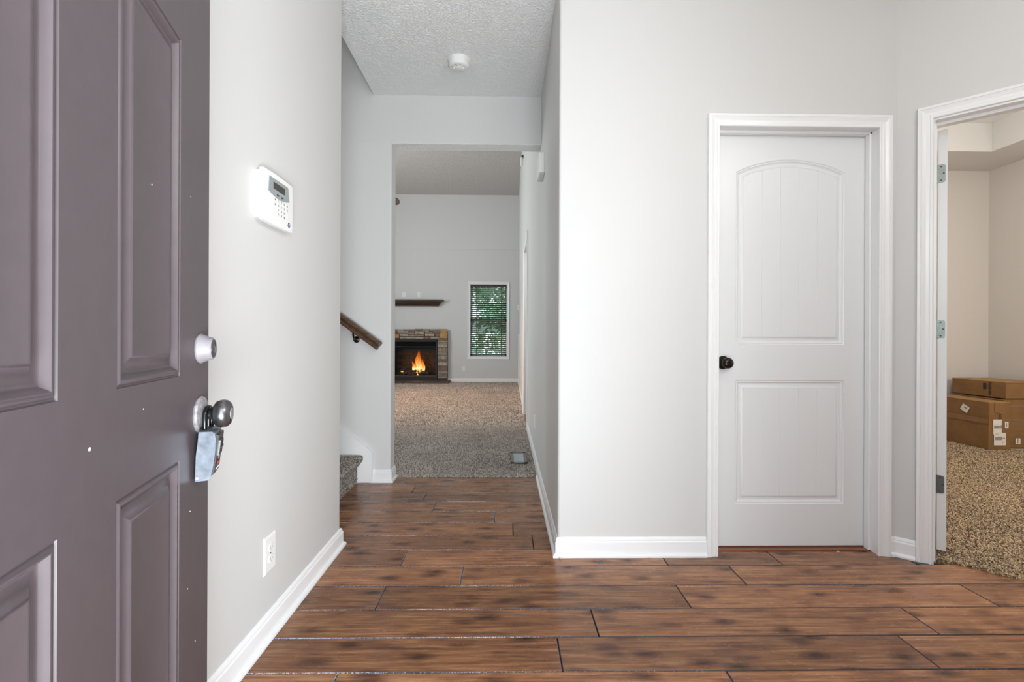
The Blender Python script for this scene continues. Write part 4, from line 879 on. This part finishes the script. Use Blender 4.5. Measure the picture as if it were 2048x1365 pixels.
while z < 0.95:
    h = random.choice((0.04, 0.055, 0.075, 0.09)); stone(SX0, BX0-0.004, z, min(z+h, BZ)); z += h
for zz, hh in ((0.99, 0.06), (1.05, 0.055), (1.105, 0.06), (1.165, 0.05)):
    x = SX0
    while x < cx2(80)-0.02:
        wv_ = min(random.uniform(0.08, 0.2), cx2(80)-x); stone(x, x+wv_, zz, zz+hh); x += wv_
bm = BM()
for r in ((BX0, BX0+0.035, 0.03, BZ), (BX1-0.035, BX1, 0.03, BZ), (BX0, BX1, BZ-0.03, BZ)): box(bm, r[0], r[1], -0.118, 0.0, r[2], r[3], 0.003, 1)
fr = obj('firebox_frame', bm, MFM, fpz)
for i in range(4): bm = BM(); z = BZ-0.058-i*0.026; hexa(bm, [(BX0+0.03, -0.108, z), (BX1-0.03, -0.108, z), (BX1-0.03, -0.085, z+0.012), (BX0+0.03, -0.085, z+0.012), (BX0+0.03, -0.110, z+0.004), (BX1-0.03, -0.110, z+0.004), (BX1-0.03, -0.087, z+0.016), (BX0+0.03, -0.087, z+0.016)]); obj('louvre', bm, MFM, fr)
bm = BM(); box(bm, BX0+0.03, BX1-0.03, -0.105, 0.02, 0.03, 0.135); obj('lower_panel', bm, MFM, fpz)
bm = BM(); box(bm, BX0+0.03, BX1-0.03, -0.012, 0.0, BZ-0.16, BZ-0.02); obj('upper_panel', bm, MFB, fpz)
bm = BM()   # inner box open at the front
x0, x1, y0, y1, z0, z1 = BX0+0.035, BX1-0.035, -0.09, 0.34, 0.135, BZ-0.16
box(bm, x0-0.02, x0, y0, y1, z0, z1); box(bm, x1, x1+0.02, y0, y1, z0, z1); box(bm, x0, x1, y1, y1+0.02, z0, z1); box(bm, x0, x1, y0, y1, z0-0.02, z0); box(bm, x0, x1, y0, y1, z1, z1+0.02)
obj('firebox', bm, MFB, fpz)
for r_ in range(7):
    for c_ in range(5):
        xb = x0 + 0.05 + c_*0.2 + (0.1 if r_ % 2 else 0); 
        if xb+0.19 > x1: continue
        bm = BM(); box(bm, xb, xb+0.192, y1-0.012, y1+0.001, z0+0.02+r_*0.078, z0+0.092+r_*0.078, 0.002, 1); obj('brick', bm, MBRK, fpz)
bm = BM(); box(bm, x0, x1, -0.07, 0.30, z0, z0+0.022, 0.004); obj('ember_bed', bm, MHEAR, fpz)
for (p, q, r) in (((-0.36, 0.12, 0.20), (0.36, 0.10, 0.20), 0.045), ((-0.30, 0.0, 0.19), (0.05, 0.16, 0.30), 0.042), ((0.34, 0.0, 0.19), (-0.02, 0.18, 0.31), 0.040), ((-0.15, -0.02, 0.19), (0.26, 0.02, 0.22), 0.035), ((-0.34, 0.05, 0.24), (-0.22, 0.1, 0.34), 0.05)):
    bm = BM(); P0, P1 = Vector(p), Vector(q); tube(bm, [P0.lerp(P1, t/6) + Vector((0, random.uniform(-.01, .01), random.uniform(-.012, .012))) for t in range(7)], [r*random.uniform(0.85, 1.12) for _ in range(7)], 9); obj('log', bm, MLOG, fpz, True)
def flame_mat():
    m = bpy.data.materials.new('gas_flame'); m.use_nodes = True; nt = m.node_tree; nt.nodes.clear(); out = nd(nt, 'ShaderNodeOutputMaterial')
    at = nd(nt, 'ShaderNodeAttribute'); at.attribute_name = 'tint'
    n = noise(nt, coords(nt, scale=(16, 16, 4)), 1.5, 3, 0.6, 0.6); a = nd(nt, 'ShaderNodeMath', operation='MULTIPLY_ADD'); nt.links.new(n.outputs[0], a.inputs[0]); a.inputs[1].default_value = 0.5; nt.links.new(at.outputs['Fac'], a.inputs[2])
    r = ramp(nt, a.outputs[0], [(0.30, (1.0, 0.80, 0.34)), (0.60, (1.0, 0.36, 0.05)), (0.95, (0.75, 0.09, 0.005)), (1.0, (0.3, 0.03, 0.0))])
    st_ = mapr(nt, a.outputs[0], 0.3, 1.25, 1.25, 0.25)
    em = nd(nt, 'ShaderNodeEmission'); nt.links.new(r.outputs[0], em.inputs[0]); nt.links.new(st_, em.inputs[1])
    tr = nd(nt, 'ShaderNodeBsdfTransparent'); ms_ = nd(nt, 'ShaderNodeMixShader')
    nt.links.new(mapr(nt, a.outputs[0], 0.55, 1.3, 0.0, 0.75), ms_.inputs[0]); nt.links.new(em.outputs[0], ms_.inputs[1]); nt.links.new(tr.outputs[0], ms_.inputs[2]); nt.links.new(ms_.outputs[0], out.inputs[0]); return m
MFL = flame_mat()
for (x, y, zb, h, w_, lean) in ((0.05, 0.06, 0.27, 0.50, 0.095, 0.0), (-0.05, 0.04, 0.28, 0.24, 0.045, -0.03), (0.18, 0.05, 0.24, 0.36, 0.048, -0.05), (0.10, 0.0, 0.17, 0.18, 0.035, 0.02), (-0.01, 0.02, 0.29, 0.20, 0.04, 0.0), (0.04, -0.02, 0.16, 0.15, 0.028, 0.01), (-0.32, 0.0, 0.235, 0.035, 0.04, 0.01), (0.14, 0.07, 0.3, 0.27, 0.045, 0.0)):
    bm = BM(); K = 9; rings = []; xo = x + 0.03
    for k in range(K+1):
        t = k/K; rad = w_*(math.sin(PI*min(1, (t*0.85+0.16)))**0.8)*(1-t*0.55) if k < K else 0.001
        wob = 0.012*math.sin(t*7+x*30)
        rings.append([Vector((xo + lean*t + wob + rad*math.cos(2*PI*i/10), y + rad*0.55*math.sin(2*PI*i/10), zb+h*t)) for i in range(10)])
    sweep(bm, rings, True, True); o = obj('flame', bm, MFL, fpz, True); me = o.data
    at = me.attributes.new('tint', 'FLOAT', 'POINT'); at.data.foreach_set('value', [max(0.0, (v.co.z-zb)/h)*0.85 for v in me.vertices])
lamp('fire_light', 'POINT', (-2.08, FW+0.02, 0.38), 2.2, (1.0, 0.42, 0.12), radius=0.08)
for (a, b) in ((-2.97, -2.5), (-2.5, -2.33), (-2.33, -1.86), (-1.86, -1.29)):
    bm = BM(); x0_, x1_ = a-FX+0.003, b-FX-0.003; box(bm, x0_, x1_, -0.45, 0.0, 0.0, 0.047, 0.008, 2); obj('hearth_slab', bm, MHEAR, fpz)
# mantel
mn = thing('mantel_shelf', 'dark stained wooden mantel shelf on the wall above the fireplace', 'shelf', (-2.155, FW, 1.80))
bm = BM(); MPf = [(0, 0.0), (0.075, 0.0), (0.080, 0.012), (0.080, 0.028), (0.092, 0.036), (0.108, 0.055), (0.122, 0.066), (0.122, 0.076), (0.140, 0.092), (0.165, 0.106), (0.185, 0.112), (0.190, 0.120), (0.190, 0.136), (0, 0.136)]
hx = 0.51; rings = []
for (sx, sy) in ((-1, 0), (-1, 1), (1, 1), (1, 0)):
    rings.append([Vector((sx*(hx+t*0.95), -t if sy else 0, z)) for t, z in MPf])
sweep(bm, rings, False, True); box(bm, -hx-0.19, hx+0.19, -0.20, 0.0, 0.134, 0.150, 0.004); obj('shelf_board', bm, MMAN, mn)

# ceiling fan ---------------------------------------------------------
fan = thing('ceiling_fan', 'brown bladed ceiling fan with lamp hanging in the living room', 'fan', (-2.25, 7.0, ZL))
bm = BM(); lathe(bm, [(0, 0), (0.07, 0), (0.065, 0.05), (0.02, 0.075), (0.016, 0.08), (0.016, 1.22), (0, 1.22)], (0, 0, 0), (0, 0, -1), 20); obj('downrod', bm, MBRZ, fan, True)
bm = BM(); lathe(bm, [(0, 1.18), (0.05, 1.20), (0.11, 1.25), (0.125, 1.31), (0.11, 1.38), (0.06, 1.42), (0, 1.42)], (0, 0, 0), (0, 0, -1), 28); obj('motor_housing', bm, MBRZ, fan, True)
bm = BM(); lathe(bm, [(0.05, 1.42), (0.10, 1.45), (0.11, 1.50), (0.09, 1.545), (0.04, 1.565), (0, 1.567)], (0, 0, 0), (0, 0, -1), 28); obj('lamp_bowl', bm, MLAMP, fan, True)
for k in range(5):
    t = k*2*PI/5; bm = BM(); pts = [(0.14, -0.05), (0.40, -0.075), (0.60, -0.082)] + [(0.60+0.062*math.sin(a_), -0.082*math.cos(a_)) for a_ in [i*PI/8 for i in range(1, 8)]] + [(0.60, 0.082), (0.40, 0.075), (0.14, 0.05)]
    prism(bm, pts, -0.004, 0.004); box(bm, 0.09, 0.2, -0.02, 0.02, -0.010, -0.004)
    bmesh.ops.rotate(bm, verts=bm.verts[:], cent=(0, 0, 0), matrix=Matrix.Rotation(math.radians(-24), 3, 'X')); bmesh.ops.rotate(bm, verts=bm.verts[:], cent=(0, 0, 0), matrix=Matrix.Rotation(t, 3, 'Z')); bmesh.ops.translate(bm, verts=bm.verts[:], vec=(0, 0, -1.36)); obj('blade', bm, MFAN, fan)

# ================================================================== BEDROOM BOXES
def carton(label, loc, dx, dy, dz, rotz=0.0, group='shipping cartons stacked in the bedroom corner'):
    """origin at the near left bottom corner; x to the right, y away from the camera"""
    t = thing('cardboard_box', label, 'box', loc, rotz, group); bm = BM(); n = 5
    box(bm, 0, dx, 0, dy, 0.001, dz-0.004, 0.004, 2); 
    for v in bm.verts:
        v.co.x += 0.003*math.sin(v.co.z*17); v.co.y += 0.003*math.sin(v.co.x*19+v.co.z*9)
    obj('body', bm, MCARD, t)
    g = 0.002
    for (a, b) in ((0.001, dx/2-g), (dx/2+g, dx-0.001)):
        bm = BM(); m_ = random.uniform(0.001, 0.005)
        hexa(bm, [(a, -0.002, dz-0.004), (b, -0.002, dz-0.004), (b, dy+0.002, dz-0.004), (a, dy+0.002, dz-0.004), (a, -0.002, dz), (b, -0.002, dz+m_*0.4), (b, dy+0.002, dz+m_), (a, dy+0.002, dz)]); obj('flap', bm, MCARDT, t)
    return t
b1 = carton('large upright cardboard carton in front with a tilted white sticker on its left side', (4.594, 4.345, 0.008), 0.205, 0.58, 0.452, 0.0)
def decal(par, x0, x1, z0, z1, mat, side='front', d=0.0012, name='shipping_label', ang_=0, stack=0):
    bm = BM(); hx_, hz_ = (x1-x0)/2, (z1-z0)/2; cx_, cz_ = (x0+x1)/2, (z0+z1)/2; o0 = -0.0050-stack*0.0008
    box(bm, -hx_, hx_, o0-0.0008, o0, -hz_, hz_)
    if ang_: bmesh.ops.rotate(bm, verts=bm.verts[:], cent=(0, 0, 0), matrix=Matrix.Rotation(ang_, 3, 'Y'))
    bmesh.ops.translate(bm, verts=bm.verts[:], vec=(cx_, 0, cz_))
    if side == 'left':   # map x->y depth
        for v in bm.verts: v.co = Vector((v.co.y, v.co.x, v.co.z))
        bmesh.ops.reverse_faces(bm, faces=bm.faces[:])
    return obj(name, bm, mat, par)
l2_ = decal(b1, 0.038, 0.120, 0.150, 0.290, MLBL); l4 = decal(b1, 0.045, 0.160, 0.045, 0.165, MLBL, stack=1)
l3 = decal(b1, 0.150, 0.185, 0.208, 0.268, MLBL)
for par, a in ((l2_, (0.045, 0.100, 0.206, 0.232)), (l2_, (0.108, 0.118, 0.206, 0.236)), (l4, (0.055, 0.122, 0.096, 0.128)), (l4, (0.128, 0.150, 0.110, 0.118)), (l4, (0.124, 0.132, 0.070, 0.078)), (l3, (0.162, 0.170, 0.216, 0.258)), (l2_, (0.048, 0.085, 0.246, 0.250)), (l4, (0.055, 0.090, 0.150, 0.154))): decal(par, *a, MBAR, stack=2, name='printed_block')
decal(b1, 0.055, 0.105, 0.355, 0.45, MTAPE, name='tape'); decal(b1, 0.0, 0.56, 0.245, 0.295, MTAPE, side='left', name='tape', stack=-0.8)
s_ = decal(b1, 0.185, 0.262, 0.330, 0.395, MLBL, side='left', ang_=math.radians(-28), name='sticker'); decal(s_, 0.200, 0.232, 0.362, 0.376, MBAR, side='left', ang_=math.radians(-28), name='printed_block', stack=2)
text_obj('lettering', 'A25', 0.036, MKPR, frame((0, 0, -1), (1, 0, 0), (0.104, -0.0062, 0.318)), b1, 0.0002)
b3 = carton('lower cardboard carton at the right with a small white label near the carpet', (4.815, 4.42, 0.008), 0.42, 0.50, 0.468)
l = decal(b3, 0.115, 0.165, 0.040, 0.095, MLBL); decal(l, 0.134, 0.144, 0.048, 0.088, MBAR, stack=2, name='printed_block')
decal(b3, 0.235, 0.40, 0.0, 0.13, MTAPE, name='tape'); decal(b3, 0.24, 0.30, 0.30, 0.36, MTAPE, name='tape')
bm = BM(); box(bm, 0.005, 0.41, -0.0062, -0.0045, 0.262, 0.265); box(bm, 0.02, 0.41, -0.0062, -0.0045, 0.405, 0.4085); obj('crease', bm, MBAR, b3, label='dark crease lines')
b2 = carton('flat cardboard carton on top of the stack with dark sideways lettering', (4.822, 4.40, 0.486), 0.42, 0.54, 0.158, 0.0)
text_obj('lettering', 'Bedside t', 0.042, MKPR, frame((0, 0, -1), (0, -1, 0), (-0.0062, 0.145, 0.075)), b2, 0.0002, bold=0.0008)
decal(b2, 0.182, 0.212, 0.075, 0.135, MKPR, side='left', name='printed_block'); 
for zz in (0.052, 0.092, 0.118): decal(b2, 0.0, 0.50, zz, zz+0.0025, MTAPE, side='left', name='crease')

# ================================================================== OUTSIDE (seen through the blind)
bm = BM(); box(bm, -30, 30, FW+0.5, 60, -1.3, -1.2); struct('ground', bm, MGR, 'green lawn outside the far window')
def leafball(bm, c, r, n, size):
    for _ in range(n):
        d = Vector((random.gauss(0, 1), random.gauss(0, 1), random.gauss(0, 1))).normalized()*r*random.uniform(0.55, 1); p = Vector(c)+Vector((d.x, d.y, d.z*1.1))
        u = Vector((random.gauss(0, 1), random.gauss(0, 1), random.gauss(0, 1))).normalized(); v = u.orthogonal().normalized(); s = size*random.uniform(0.6, 1.3)
        bm.faces.new([bm.verts.new(p+u*s), bm.verts.new(p+v*s*0.45), bm.verts.new(p-u*s), bm.verts.new(p-v*s*0.45)])
for (x, y, h, r, lab) in ((-2.1, 19, 3.2, 2.2, 'leafy green tree outside the far window, at its left'), (1.3, 24, 4.4, 2.4, 'leafy green tree outside the far window, at its right'), (-0.95, 17.5, 0.9, 0.9, 'low green shrub outside below the far window')):
    t = thing('tree' if h > 2 else 'shrub', lab, 'tree' if h > 2 else 'shrub', (x, y, -1.2)); bm = BM(); tube(bm, [(0, 0, 0), (0.05, 0, h*0.5), (0, 0.1, h)], [0.16, 0.13, 0.07] if h > 2 else [0.05, 0.04, 0.03], 8); obj('trunk', bm, MBARK, t)
    bm = BM()
    for _ in range(14): leafball(bm, (random.uniform(-r, r)*0.8, random.uniform(-r, r)*0.5, h+random.uniform(-r, r)*0.8), r*0.42, 120, 0.15)
    o = obj('foliage', bm, MLF, t); o['kind'] = 'stuff'
hs_ = thing('neighbour_shed', 'pale building corner outside the far window', 'building', (0.9, 30, -1.2)); bm = BM(); box(bm, -1.2, 3, 0, 4, 0, 2.9); obj('wall', bm, MSID, hs_); bm = BM(); prism_y(bm, [(-1.5, 2.9), (3.3, 2.9), (0.9, 4.2)], -0.3, 4.3); obj('roof', bm, MLOG, hs_)
